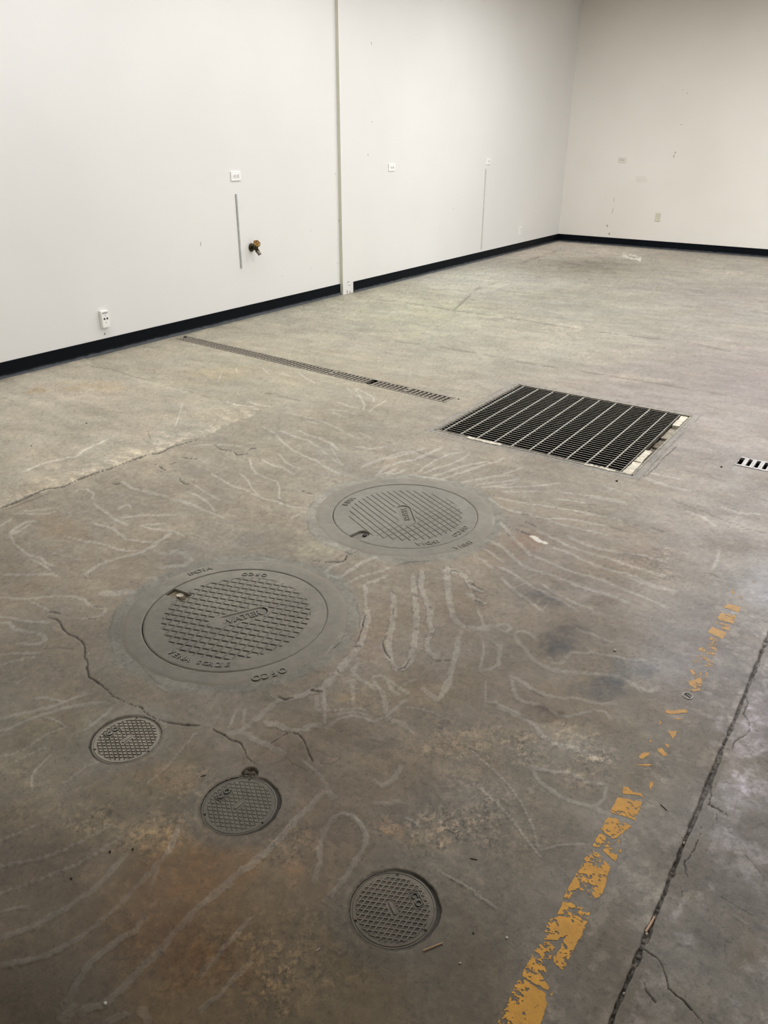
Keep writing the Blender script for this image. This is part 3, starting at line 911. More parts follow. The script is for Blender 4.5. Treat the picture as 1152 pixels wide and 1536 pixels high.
# ------------------------------------------------------------------ baseboards: dark vinyl cove with a dusty toe
def base_mat():
    m, t, b = new_mat('dark vinyl cove', .55, 0, .12)
    N, L = t.nodes, t.links
    tc = N.new('ShaderNodeTexCoord'); sx = N.new('ShaderNodeSeparateXYZ'); L.new(tc.outputs['Object'], sx.inputs[0])
    no = N.new('ShaderNodeTexNoise'); no.inputs['Scale'].default_value = 16; no.inputs['Detail'].default_value = 6
    L.new(tc.outputs['Object'], no.inputs['Vector'])
    ad = N.new('ShaderNodeMath'); ad.operation = 'MULTIPLY_ADD'; ad.inputs[1].default_value = -.022; L.new(no.outputs['Fac'], ad.inputs[0]); L.new(sx.outputs['Z'], ad.inputs[2])
    mr = N.new('ShaderNodeMapRange'); mr.inputs['From Min'].default_value = .012; mr.inputs['From Max'].default_value = -.002
    mr.inputs['To Min'].default_value = 0; mr.inputs['To Max'].default_value = .75
    L.new(ad.outputs[0], mr.inputs['Value'])
    mx = N.new('ShaderNodeMix'); mx.data_type = 'RGBA'
    mx.inputs['A'].default_value = (*s2l((2,8,16)), 1); mx.inputs['B'].default_value = (*s2l((92,95,98)), 1)
    L.new(mr.outputs['Result'], mx.inputs['Factor']); L.new(mx.outputs['Result'], b.inputs['Base Color'])
    return m
M_BASE = base_mat()
def baseboard(name, pts, d):     # pts: two floor points along the wall, d: outward unit normal
    prof = [(0, .108), (.0035, .108), (.005, .104), (.005, .034), (.007, .022), (.012, .012), (.020, .007), (.026, .0045), (.027, .001), (0, .001)]
    bm = bmesh.new(); ends = []
    for p in pts:
        ends.append([bm.verts.new((p[0]+d[0]*a, p[1]+d[1]*a, z)) for a, z in prof])
    n = len(prof)
    for k in range(n): bm.faces.new((ends[0][k], ends[0][(k+1) % n], ends[1][(k+1) % n], ends[1][k]))
    bm.faces.new(ends[0]); bm.faces.new(ends[1])
    return tag(bobj(name, bm, M_BASE), kind='structure')
baseboard('baseboard_left', [(WLX, -4), (WLX, SEAM_Y-.006)], (1, 0))
baseboard('baseboard_left', [(WRX, on_left(530, 438, WRX)[0]), (WRX, WBY)], (1, 0))
baseboard('baseboard_back', [(WRX, WBY), (6.5, WBY)], (0, -1))

# ------------------------------------------------------------------ pit and channels under the floor
def lining(name, x0, x1, y0, y1, z0, z1, mtx=None):
    bm = bmesh.new()
    v = [bm.verts.new(p) for p in ((x0,y0,z0),(x1,y0,z0),(x1,y1,z0),(x0,y1,z0),(x0,y0,z1),(x1,y0,z1),(x1,y1,z1),(x0,y1,z1))]
    for q in ((0,1,2,3),(0,4,5,1),(1,5,6,2),(2,6,7,3),(3,7,4,0)): bm.faces.new([v[i] for i in q])
    if mtx: bm.transform(mtx)
    return tag(bobj(name, bm, M_PIT, FLOOR), kind='structure')
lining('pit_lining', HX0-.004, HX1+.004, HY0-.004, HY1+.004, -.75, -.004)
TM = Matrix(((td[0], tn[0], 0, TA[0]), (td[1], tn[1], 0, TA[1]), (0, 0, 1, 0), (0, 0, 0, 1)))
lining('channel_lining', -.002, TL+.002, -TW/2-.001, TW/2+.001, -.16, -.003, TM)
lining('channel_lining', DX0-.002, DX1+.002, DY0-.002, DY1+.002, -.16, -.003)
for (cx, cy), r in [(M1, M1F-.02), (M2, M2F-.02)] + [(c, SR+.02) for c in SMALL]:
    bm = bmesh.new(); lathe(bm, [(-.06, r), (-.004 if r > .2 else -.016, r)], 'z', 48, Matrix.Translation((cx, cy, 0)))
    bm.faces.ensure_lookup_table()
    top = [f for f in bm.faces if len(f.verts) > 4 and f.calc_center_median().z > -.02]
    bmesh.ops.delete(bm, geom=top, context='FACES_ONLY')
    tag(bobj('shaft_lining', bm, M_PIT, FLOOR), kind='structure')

# ------------------------------------------------------------------ big floor grate
t = empty('floor_grate', (GX0, GY0, 0), 0, 'large square black-gapped steel bar grate in the middle of the floor', 'grate')
W, D = GX1-GX0, GY1-GY0
nb = 35
bm0 = bmesh.new(); box(bm0, .004, W-.004, -.0023, .0023, -.030, -.001); me_b = bpy.data.meshes.new('bearing_bar'); bm0.to_mesh(me_b); bm0.free(); me_b.materials.append(M_BARSHADE); me_b.materials.append(M_BEAR)
for p in me_b.polygons: p.material_index = 1 if p.normal.z > .9 else 0  # bright tops; sides coloured near black as the shade between bars
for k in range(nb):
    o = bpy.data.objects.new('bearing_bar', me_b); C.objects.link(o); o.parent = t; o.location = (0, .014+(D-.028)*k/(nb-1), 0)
bm0 = bmesh.new(); box(bm0, -.0030, .0030, .003, D-.003, -.010, .0012, .0012); me_c = bpy.data.meshes.new('cross_bar'); bm0.to_mesh(me_c); bm0.free(); me_c.materials.append(M_CROSS)
for k in range(10):
    o = bpy.data.objects.new('cross_bar', me_c); C.objects.link(o); o.parent = t; o.location = (.035+.1045*k, 0, 0)
for x in (.002, W-.002):
    bm = bmesh.new(); box(bm, x-.0025, x+.0025, 0, D, -.030, .0005); bobj('end_bar', bm, M_STEEL, t)
# steel angle seat round the opening
t = GF = empty('grate_frame', (HX0, HY0, 0), 0, 'thin worn steel angle frame set in concrete around the large square grate', 'frame')
FW, FD = HX1-HX0, HY1-HY0
for nm, a in (('front_rail', (-.006, FW+.006, -.010, .006)), ('back_rail', (-.006, FW+.006, FD-.006, FD+.010)), ('left_rail', (-.010, .006, -.006, FD+.006)), ('right_rail', (FW-.003, FW+.010, -.006, FD+.006))):
    bm = bmesh.new(); box(bm, *a, -.04, .0022, .001); bobj(nm, bm, M_DGREY, t)
bm = bmesh.new(); box(bm, FW-.05, FW-.004, .006, FD-.006, -.06, -.028); bobj('seat_ledge', bm, noise_mat('dirty ledge', s2l((84,78,70)), s2l((150,142,128)), 22, .9), t)
# broken mortar round its edge
def chunk(name, x0, x1, y0, y1, z0, z1, mat, label, cat, group=None, seed=1):
    rs = random.Random(seed)
    cx, cy = (x0+x1)/2, (y0+y1)/2
    bm = bmesh.new(); nx, ny = max(3, int((x1-x0)/.008)), max(3, int((y1-y0)/.012))
    top = [[None]*(ny+1) for _ in range(nx+1)]; bot = [[None]*(ny+1) for _ in range(nx+1)]
    for i in range(nx+1):
        for j in range(ny+1):
            e = i in (0, nx) or j in (0, ny)
            u = x0+(x1-x0)*i/nx-cx+rs.uniform(-1, 1)*.0022; v = y0+(y1-y0)*j/ny-cy+rs.uniform(-1, 1)*.003
            top[i][j] = bm.verts.new((u, v, z1-z0-(rs.uniform(.001, .004) if e else rs.uniform(0, .0018)))); bot[i][j] = bm.verts.new((u, v, 0))
    for i in range(nx):
        for j in range(ny):
            bm.faces.new((top[i][j], top[i+1][j], top[i+1][j+1], top[i][j+1])); bm.faces.new((bot[i][j], bot[i][j+1], bot[i+1][j+1], bot[i+1][j]))
    for i in range(nx):
        bm.faces.new((bot[i][0], bot[i+1][0], top[i+1][0], top[i][0])); bm.faces.new((bot[i+1][ny], bot[i][ny], top[i][ny], top[i+1][ny]))
    for j in range(ny):
        bm.faces.new((bot[0][j+1], bot[0][j], top[0][j], top[0][j+1])); bm.faces.new((bot[nx][j], bot[nx][j+1], top[nx][j+1], top[nx][j]))
    o = bobj(name, bm, mat, GF); o.location = (cx-HX0, cy-HY0, z0)
    return tag(o, label)
def gy(frac): return GY0+frac*(GY1-GY0)
chunk('mortar_block', GX1+.007, HX1-.006, gy(-.004), gy(.16), -.028, .002, M_MORTAR, 'pale chipped mortar block at the near right corner of the large grate', 'mortar', seed=3)
chunk('mortar_block', GX1+.007, HX1-.014, gy(.175), gy(.345), -.028, .001, M_MORTAR, 'pale mortar block along the right edge of the grate, just before the dark gap', 'mortar', seed=4)
chunk('mortar_block', GX1+.010, HX1-.008, gy(.80), gy(.985), -.028, .0015, M_MORTAR, 'pale mortar block at the far right corner of the large grate', 'mortar', seed=5)
chunk('mortar_block', GX1+.010, HX1-.012, gy(.60), gy(.775), -.028, -.012, noise_mat('dusty sunk mortar', s2l((128,120,106)), s2l((168,160,144)), 25, .9), 'sunken dusty mortar block beside the dark gap at the right grate edge', 'mortar', seed=6)
chunk('mortar_block', GX1+.012, HX1-.006, gy(.45), gy(.53), -.028, -.016, noise_mat('dark sunk mortar', s2l((90,82,72)), s2l((128,118,104)), 25, .9), 'small dark broken block between the two holes at the right grate edge', 'mortar', seed=8)
ax, ay = fl(694, 661); bx, by = fl(744, 673)
chunk('mortar_strip', ax, bx, HY0-.020, HY0+.006, .0005, .006, M_MORTAR, 'broken pale mortar strip along the near left edge of the large grate', 'mortar', seed=7)
ax, ay = fl(880, 693); bx, by = fl(926, 704)
chunk('mortar_strip', ax, bx, HY0-.014, HY0+.007, .0005, .005, M_MORTAR, 'thin pale mortar strip along the near right edge of the large grate', 'mortar', seed=9)

# ------------------------------------------------------------------ trench drain: two lengths of slotted cover
def trench(s0, s1, label, pitch, end_dark):
    t = empty('trench_drain_grate', (*(TA+td*s0), 0), math.atan2(td[1], td[0]), label, 'drain grate', 'slotted covers of the long trench drain')
    L = s1-s0; w = TW/2
    for v in (-1, 1):
        bm = bmesh.new(); box(bm, 0, L, min(v*w, v*(w-.014)), max(v*w, v*(w-.014)), -.022, .0018, .001); bobj('side_rail', bm, M_DGREY, t)
        bm = bmesh.new(); box(bm, 0, L, min(v*(w+.004), v*(w-.001)), max(v*(w+.004), v*(w-.001)), -.03, .0006); bobj('seat_edge', bm, M_SLOT, t)
    n = int(round(L/pitch))
    bm0 = bmesh.new(); box(bm0, -.0068, .0068, -w+.012, w-.012, -.020, .0012, .001); me = bpy.data.meshes.new('slat'); bm0.to_mesh(me); bm0.free(); me.materials.append(M_DGREY)
    for k in range(n):
        o = bpy.data.objects.new('slat', me); C.objects.link(o); o.parent = t; o.location = ((k+.5)*L/n, 0, 0)
    return t
sj = float(np.dot(np.array((TJ, 4.13))-TA, td))
trench(0, sj-.012, 'long slotted trench grate running from the left wall', .0335, 1)
trench(sj+.030, TL, 'shorter slotted trench grate whose end points at the large square grate', .0335, 0)
for q, lab in ((500, 'left of the dark joint'), (612, 'right of the dark joint')):
    x, y = fl(q, 560 if q == 500 else 585)
    p = TA+td*np.dot(np.array((x, y))-TA, td)
    bm = bmesh.new(); box(bm, -.018, .018, -.04, .04, 0, .0035, .001); o = bobj('bolt_plate', bm, M_DGREY); o.location = (p[0], p[1], .0014); o.rotation_euler = (0, 0, math.atan2(td[1], td[0]))
    bm = bmesh.new(); lathe(bm, [(.003, .008), (.0065, .008), (.0075, .005)], 'z', 12); bobj('bolt', bm, M_SLOT, o)
    tag(o, 'small bolted plate on the trench grate, ' + lab, 'plate')

# ------------------------------------------------------------------ small drain at the right: plate with wide slots
t = empty('slotted_drain_cover', (DX0, DY0, 0), 0, 'pale zinc drain cover with wide dark slots at the right edge of the view', 'drain cover')
W2, D2 = DX1-DX0, DY1-DY0
bm = bmesh.new(); box(bm, 0, W2, 0, .017, -.012, .0022, .001); bobj('side_rail', bm, M_DRAIN2, t)
bm = bmesh.new(); box(bm, 0, W2, D2-.014, D2, -.012, .0022, .001); bobj('side_rail', bm, M_DRAIN2, t)
bm = bmesh.new(); box(bm, -.004, W2, -.005, .0005, -.02, .0008); bobj('seat_edge', bm, M_SLOT, t)
bm = bmesh.new(); box(bm, -.004, W2, D2-.0005, D2+.005, -.02, .0008); bobj('seat_edge', bm, M_SLOT, t)
x = .026; k = 0
while x < W2-.02:
    bm = bmesh.new(); box(bm, x, x+.020, .016, D2-.013, -.012, .0020, .001)
    for yy in (.030, .065, .100):
        lathe(bm, [(.0018, .0028), (.0030, .0022)], 'z', 8, Matrix.Translation((x+.010, yy, 0)))
    bobj('slat', bm, M_DRAIN2, t); x += .0385

# ------------------------------------------------------------------ lettering in cast iron
def text_mesh(s, size, h, off=0.0):
    cu = bpy.data.curves.new('lettering', 'FONT'); cu.body = s; cu.size = size; cu.extrude = h/2; cu.offset = off
    cu.align_x = 'CENTER'; cu.align_y = 'CENTER'; cu.resolution_u = 3
    ob = bpy.data.objects.new('tmp', cu); C.objects.link(ob)
    me = bpy.data.meshes.new_from_object(ob); C.objects.unlink(ob); bpy.data.objects.remove(ob); bpy.data.curves.remove(cu)
    return me
def lettering(parent, mats, items):
    """items: (text, size, (x, y), angle, z) in the parent's frame; raised letters over a dark outline painted as their shade"""
    for word in items:
      bm = bmesh.new()
      for (s, size, (x, y), a, z) in (word if isinstance(word, list) else [word]):
          for off, hh, mi in ((.0, .0030, 0), (.0016, .0006, 1)):  # second pass: flat bolder copy, the letters' shade put into colour
              me = text_mesh(s, size, hh, off)
              me.transform(Matrix.Translation((x, y, z+hh/2)) @ Matrix.Rotation(a, 4, 'Z'))
              n0 = len(bm.faces); bm.from_mesh(me); bm.faces.ensure_lookup_table()
              for f in bm.faces[n0:]: f.material_index = mi
              bpy.data.meshes.remove(me)
      me = bpy.data.meshes.new('lettering'); bm.to_mesh(me); bm.free()
      for m in mats: me.materials.append(m)
      o = bpy.data.objects.new('lettering', me); C.objects.link(o); o.parent = parent
def arc(s, r, a0, size, step, outward, z):
    out = []
    for k, ch in enumerate(s):
        if ch == ' ': continue
        d = (k-(len(s)-1)/2)*step/r
        a = a0-d if outward else a0+d
        out.append((ch, size, (r*math.cos(a), r*math.sin(a)), a-PI/2 if outward else a+PI/2, z))
    return out

# ------------------------------------------------------------------ cast covers as relief discs
def disc_grid(R, n):
    g = np.linspace(-1, 1, n); a, b = np.meshgrid(g, g, indexing='ij'); a = a.ravel(); b = b.ravel()
    with np.errstate(divide='ignore', invalid='ignore'):
        m = np.abs(a) > np.abs(b)
        r = np.where(m, a, b)
        ph = np.where(m, (PI/4)*np.nan_to_num(b/a), PI/2-(PI/4)*np.nan_to_num(a/b))
    return r*np.cos(ph)*R, r*np.sin(ph)*R
def relief(name, R, n, fn, cxy, mat, parent, rot=0, depth=.014):
    u, v = disc_grid(R, n)
    c, s = math.cos(rot), math.sin(rot)
    col = tone_field(cxy[0]+u*c-v*s, cxy[1]+u*s+v*c)
    col, h = fn(u, v, col)
    i = np.arange(n-1)[:, None]*n+np.arange(n-1)[None, :]
    q = np.stack([i, i+1, i+n+1, i+n], -1).reshape(-1, 4)[:, ::-1]
    ring = np.concatenate([np.arange(n), np.arange(1, n)*n+n-1, (n-1)*n+np.arange(n-2, -1, -1), np.arange(n-2, 0, -1)*n])
    co = np.stack([u, v, h], 1); base = len(co)
    sk = co[ring].copy(); sk[:, 2] = -depth
    k = np.arange(len(ring)); k2 = (k+1) % len(ring)
    q2 = np.stack([ring[k], ring[k2], base+k2, base+k], 1)
    me = np_mesh(name, np.concatenate([co, sk]), np.concatenate([q, q2]))
    # make sure the top faces up
    if me.polygons[0].normal.z < 0: me.flip_normals()
    set_attr(me, 'col', np.concatenate([col, col[ring]*.3]))
    return mobj(name, me, mat, parent)
def cement(col, f=1.0, tint=(1.05, 1.02, .87)):
    return (.7*col.mean(1, keepdims=True)*np.array(tint)+.3*col)*f
def grid2(u, v, a1, s1, w1, a2, s2, w2, o1=0, o2=0, wob=0):
    c1 = -u*math.sin(a1)+v*math.cos(a1)+o1; c2 = -u*math.sin(a2)+v*math.cos(a2)+o2
    d1 = np.abs(c1/s1-np.round(c1/s1))*s1; d2 = np.abs(c2/s2-np.round(c2/s2))*s2
    return 1-sst(w1*.5, w1, d1+wob), 1-sst(w2*.5, w2, d2+wob), d1, d2
def capsule(u, v, c, a, hl):
    x, y = (u-c[0])*math.cos(a)+(v-c[1])*math.sin(a), -(u-c[0])*math.sin(a)+(v-c[1])*math.cos(a)
    return np.hypot(np.maximum(np.abs(x)-hl, 0), y), x, y
M_CAST1 = attr_mat('painted cast iron, grey', .6, 0, .4, .14, 300, .25)[0]
M_CAST2 = attr_mat('painted cast iron, pale grey', .6, 0, .4, .14, 300, .25)[0]
def lid1(u, v, col):
    r = np.hypot(u, v); nz = fbm(u+3, v, 30, 301, 4)-.5
    col = cement(col, .94)*np.exp(.35*(fbm(u, v, 8, 305, 4)-.5)+.3*(fbm(u, v, 60, 309, 3)-.5))[:, None]
    g1, g2, d1, d2 = grid2(u, v, math.radians(17.5), .0287, .0040, math.radians(100), .0310, .0034, .006, .004, .0018*nz)
    fld = 1-sst(.250, .256, r+.006*nz)
    dp, xx, yy = capsule(u, v, (.013, 0), math.radians(61), .074)
    fld = fld*sst(.030, .040, dp)
    g1 = g1*sst(.0030, .0050, d2)       # the long grooves break at the crossings
    fill = sst(.30, .55, fbm(u, v, 9, 311, 3)+.12)
    h = -.0030*np.maximum(g1, .6*g2)*fld; dk = np.maximum(.78*g1*(.55+.6*fill), .34*g2)*fld
    pil = 1-sst(.0235, .0265, dp)
    full = sst(-.075, -.045, xx)         # its lower end is clogged
    h -= .0042*pil*full; dk = np.maximum(dk, .14*pil*full)
    rimd = (1-sst(.001, .004, np.abs(dp-.025)))*full*(yy < .02)
    dk = np.maximum(dk, .62*rimd*sst(-.03, .0, yy+.02)+.55*rimd)
    n = np.array(fl(271, 893))-np.array(M1); ln = np.hypot(*n); e = n/ln
    a = u*e[0]+v*e[1]; b = -u*e[1]+v*e[0]
    no = (1-sst(.0215, .0245, np.abs(b)))*(1-sst(.0, .003, (ln-.030)-a))
    h -= .0110*no; brown = np.array((.86, .74, .56))
    col = col*(1-no[:, None]+no[:, None]*brown)
    dk = np.maximum(dk, .7*no*(1-sst(.0, .007, np.minimum(.024-b, a-(ln-.032)))))
    edge = sst(.307, .313, r); h -= .002*edge
    col = col*(1-dk[:, None]*np.array((.88, .90, .92)))
    return col, h+.0008*nz
def lid2(u, v, col):
    r = np.hypot(u, v); nz = fbm(u+7, v, 30, 321, 4)-.5
    col = cement(col, .97, (1.03, 1.02, .89))*np.exp(.3*(fbm(u, v, 8, 325, 4)-.5)+.25*(fbm(u, v, 60, 329, 3)-.5))[:, None]
    g1, g2, d1, d2 = grid2(u, v, math.radians(-25), .0278, .0034, math.radians(78), .0330, .0030, .004, 0, .0014*nz)
    fld = 1-sst(.245, .252, r+.008*nz)
    dp, xx, yy = capsule(u, v, (.008, -.010), math.radians(-48), .066)
    fld = fld*sst(.034, .043, dp)
    right = sst(-.05, .10, u-.2*v)        # the cross grooves only show on the right half
    h = -.0028*np.maximum(g1, .6*g2*right)*fld; dk = np.maximum(.60*g1, .50*g2*right)*fld
    col = col*(1+.14*(g2*(1-right)*fld*sst(.5, .62, fbm(u, v, 14, 331, 3))))[:, None]
    pil = 1-sst(.0295, .0325, dp); full = 1-sst(.045, .075, xx)
    h -= .0045*pil*full; dk = np.maximum(dk, .06*pil)
    rimd = (1-sst(.0012, .0042, np.abs(dp-.031)))
    dk = np.maximum(dk, .62*rimd*sst(-.035, .02, yy+.6*np.maximum(0, -xx-.06)))
    n = np.array(fl(543, 801))-np.array(M2); ln = np.hypot(*n); e = n/ln
    a = u*e[0]+v*e[1]; b = -u*e[1]+v*e[0]
    dn = np.hypot(np.minimum(a-(ln-.004), 0), b)
    no = (1-sst(.026, .030, dn)); h -= .010*no
    dk = np.maximum(dk, .18*no+.55*(1-sst(.001, .007, np.abs(dn-.026)))*no)
    edge = sst(.310, .316, r); h -= .002*edge
    col = col*(1-dk[:, None]*np.array((.85, .86, .90)))
    return col, h+.0008*nz
def ring(name, cxy, r0, r1, seed, mat, parent, mods, gapdir):
    nr, na = 40, 720
    an = np.linspace(0, 2*PI, na, endpoint=False)
    R1 = r1+.010*(fbm(np.cos(an)*3+seed, np.sin(an)*3, 1.5, 401+seed, 4)-.5)*2
    tt = np.linspace(0, 1, nr)[:, None]
    gap = .0005+.0030*(.5+.5*np.cos(an-gapdir))*(.7+.6*fbm(np.cos(an)*4, np.sin(an)*4, 3, 415+seed, 3))
    rr = (r0+gap)[None, :]+(R1-r0-gap)[None, :]*tt
    u = (rr*np.cos(an)).ravel(); v = (rr*np.sin(an)).ravel()
    col = cement(tone_field(cxy[0]+u, cxy[1]+v), .95)*np.exp(.35*(fbm(u, v, 8, 405+seed, 4)-.5)+.25*(fbm(u, v, 50, 409, 3)-.5))[:, None]
    r = np.hypot(u, v); tq = np.broadcast_to(tt, rr.shape).ravel()
    h = .0016-.0030*sst(.62, 1, tq)+.0010*(fbm(u, v, 20, 411+seed, 3)-.5)
    own = tone_field(cxy[0]+u, cxy[1]+v); w = sst(.45, 1.0, tq+.9*(fbm(u, v, 12, 417+seed, 5, .6)-.5))
    col = col+(own*.97-col)*(.55*w)[:, None]
    h = h-.0025*(1-sst(0, .05, tq))
    dk = .30*(1-sst(0, .004, r-r0))*(.5+.5*np.cos(np.arctan2(v, u)-gapdir))
    for (px, py, rx, ry, f) in mods:
        c = np.array(fl(px, py))-np.array(cxy); e = np.array(fl(px+rx, py))-np.array(cxy)-c; g = np.array(fl(px, py-ry))-np.array(cxy)-c
        q = np.linalg.inv(np.stack([e, g], 1)) @ np.stack([u-c[0], v-c[1]])
        w = 1-sst(.5, 1.2, np.hypot(q[0], q[1])+1.0*(fbm(u, v, 25, 421, 4)-.5))
        col = col*(1+(f-1)*w)[:, None]
    col = col*(1-dk[:, None])
    i = (np.arange(nr-1)[:, None]*na+np.arange(na)[None, :]); j = (np.arange(nr-1)[:, None]*na+(np.arange(na)[None, :]+1) % na)
    q = np.stack([i, j, j+na, i+na], -1).reshape(-1, 4)[:, ::-1]
    co = np.stack([u, v, h], 1); base = len(co)
    sk = co[:na].copy(); sk[:, 2] = -.02
    k = np.arange(na); q2 = np.stack([k, (k+1) % na, base+(k+1) % na, base+k], 1)
    me = np_mesh(name, np.concatenate([co, sk]), np.concatenate([q, q2]))
    if me.polygons[0].normal.z < 0: me.flip_normals()
    set_attr(me, 'col', np.concatenate([col, col[:na]*.25]))
    return mobj(name, me, mat, parent)
def tone_at(px, py, f):
    x, y = fl(px, py); c = tone_field(np.array([x]), np.array([y])).mean()*f
    return (c*1.05, c*1.02, c*.86)
def iron_pair(px, py, f1, f2):
    a = tone_at(px, py, f1); b = tone_at(px, py, f2)
    return [noise_mat('raised letters', a, tuple(v*1.12 for v in a), 90, .6), noise_mat('painted shade round letters', b, tuple(v*1.3 for v in b), 90, .8)]
LM1 = iron_pair(356, 925, 1.00, .36); LM2 = iron_pair(610, 775, 1.02, .40)
def polar(px, py, c):
    x, y = fl(px, py); return math.hypot(x-c[0], y-c[1]), math.atan2(y-c[1], x-c[0])

f1 = empty('manhole_surround', (*M1, 0), 0, 'broad grey cast frame ring around the nearer and larger-looking manhole cover', 'manhole surround')
ring('rim', M1, M1R, M1F, 1, M_CAST1, f1, [(300,866,50,14,1.16),(255,893,26,14,1.20),(235,905,22,10,1.15),(370,845,60,8,1.08),(500,960,20,40,.95),(240,1000,40,20,1.06)], math.radians(-105))
r_, a_ = polar(300, 859, M1); LA = [arc('INDIA', r_+.008, a_, .032, .0195, True, .0012)]
r_, a_ = polar(404, 1012, M1); LA += [arc('OFCO', r_+.002, a_, .036, .028, True, .0012)]
lettering(f1, LM1, LA)
c1 = empty('manhole_cover', (*M1, 0), 0, 'grey round manhole cover marked WATER with a bolt in its edge notch', 'manhole cover')
relief('lid', M1R, 460, lid1, M1, M_CAST1, c1)
r_, a_ = polar(382, 862, M1); LA = [arc('OFCO', .277, a_, .028, .025, False, -.0002)]
r_, a_ = polar(262, 989, M1); LA += [arc('VENA', .277, a_, .032, .024, False, -.0002)]
r_, a_ = polar(297, 1003, M1); LA += [arc('SG', .278, a_, .026, .022, False, -.0002)]
r_, a_ = polar(311, 1005, M1); LA += [arc('R', .279, a_, .028, .022, False, -.0002)]
r_, a_ = polar(332, 1007, M1); LA += [arc('ZE', .280, a_, .030, .026, False, -.0002)]
LA += [('WATER', .043, (.020, .002), math.radians(61), -.0042)]
lettering(c1, LM1, LA)
px_, py_ = fl(270, 893)
bm = bmesh.new(); lathe(bm, [(-.012, .013), (.0005, .013), (.002, .012), (.002, .0095), (.0005, .0085)], 'z', 20, Matrix.Translation((px_-M1[0], py_-M1[1], 0)))
bobj('bolt', bm, noise_mat('scraped bolt head', s2l((120,110,96)), s2l((214,206,192)), 120, .5, .3), c1)

f2 = empty('manhole_surround', (*M2, 0), 0, 'pale grey frame ring around the farther manhole cover', 'manhole surround')
ring('rim', M2, M2R, M2F, 2, M_CAST2, f2, [(728,770,30,30,1.10),(748,790,12,20,1.2),(545,727,40,10,.93),(640,725,60,6,.96),(530,820,40,14,.97)], math.radians(-95))
r_, a_ = polar(695, 818, M2); lettering(f2, LM2, [arc('INDIA', r_, a_, .030, .020, True, .0010)])
c2 = empty('manhole_cover', (*M2, 0), 0, 'pale grey round manhole cover, the farther one, nearer the square grate', 'manhole cover')
relief('lid', M2R, 430, lid2, M2, M_CAST2, c2)
r_, a_ = polar(522, 753, M2); LA = [arc('INDIA', .282, a_, .036, .019, True, -.0002)]
r_, a_ = polar(642, 814, M2); LA += [arc('INDIA', .284, a_, .034, .021, True, -.0002)]
r_, a_ = polar(690, 797, M2); LA += [arc('OFCO', .282, a_, .034, .027, True, -.0002)]
LA += [('WATER', .036, (-.002, .001), math.radians(-48), -.0045)]
lettering(c2, LM2, LA)
bx0, by0 = fl(547, 801)
bm = bmesh.new(); lathe(bm, [(-.014, .010), (-.004, .010), (-.003, .007)], 'z', 12, Matrix.Translation((bx0-M2[0]+.0, by0-M2[1], 0))); bobj('lift_pin', bm, M_SLOT, c2)

# three small clean-out covers: diamond ribs, a bar in the middle, CO in a box
def small_lid(rib, f, seed, tint, metal_=0):
    def fn(u, v, col):
        r = np.hypot(u, v); nz = fbm(u+seed, v, 80, 501+seed, 4)-.5
        col = cement(col, f, tint)*np.exp(.4*(fbm(u, v, 30, 505+seed, 4)-.5)+.35*nz)[:, None]
        a = math.radians(58)
        g1, g2, d1, d2 = grid2(u, v, a, .0112, .0021, -a, .0112, .0021, .002, .003, .0010*nz)
        fld = 1-sst(.078, .081, r+.004*nz)
        bar, _, _ = capsule(u, v, (0, 0), 0, .0125)
        bx, by = np.abs(u), np.abs(v-.056); inb = np.maximum(bx-.0215, by-.0125)
        fld = fld*sst(.008, .011, bar)*sst(.0, .0025, inb)
        g = np.maximum(g1, g2)
        if rib:
            h = .0016*g*fld; col = col*(1+(.22*g-.22*(1-g))[:, None]*fld[:, None])
            dk = .30*(1-g)*fld*sst(.35, .6, fbm(u, v, 25, 511, 3))
        else:
            h = -(.0018 if metal_ else .0011)*g*fld; dk = (.52 if metal_ else .30)*g*fld
            col = col*(1+.10*(1-g)*fld)[:, None]
        b = 1-sst(.0028, .0042, bar); h += .0018*b; col = col*(1+.10*b)[:, None]
        dk = np.maximum(dk, .40*(1-sst(.0004, .0018, np.abs(bar-.0048))))
        fr = 1-sst(.0006, .0014, np.abs(inb+.0012)); h += .0016*fr; col = col*(1+.12*fr)[:, None]
        dk = np.maximum(dk, .35*(1-sst(.0004, .0016, np.abs(inb+.0036)))*(inb < 0))
        for an in (30, 150, 268):
            hx, hy = .085*math.cos(math.radians(an)), .085*math.sin(math.radians(an))
            d = np.hypot(u-hx, v-hy); dk = np.maximum(dk, .6*(1-sst(.0025, .0042, d))); h -= .002*(1-sst(.0025, .004, d))
        dk = np.maximum(dk, .30*(1-sst(.0006, .0018, np.abs(r-.0885)))); h -= .001*(1-sst(.0006, .0018, np.abs(r-.0885)))
        h -= .002*sst(.091, .0945, r)
        col = col*(1-dk[:, None]*np.array((.90, .91, .94)))
        return col, h-.0008+.0005*nz
    return fn
specs = [(0, 93, .95, False, (1.09, 1.0, .84), .42, .45, 'small worn shiny round cleanout cover, leftmost of the three small covers'),
         (1, 86, .96, False, (1.03, 1.02, .84), .62, 0, 'small grey-green painted cleanout cover with a broken dark notch above it'),
         (2, -33, .98, True, (1.10, 1.0, .82), .55, .15, 'small brown ribbed cleanout cover, nearest the camera')]
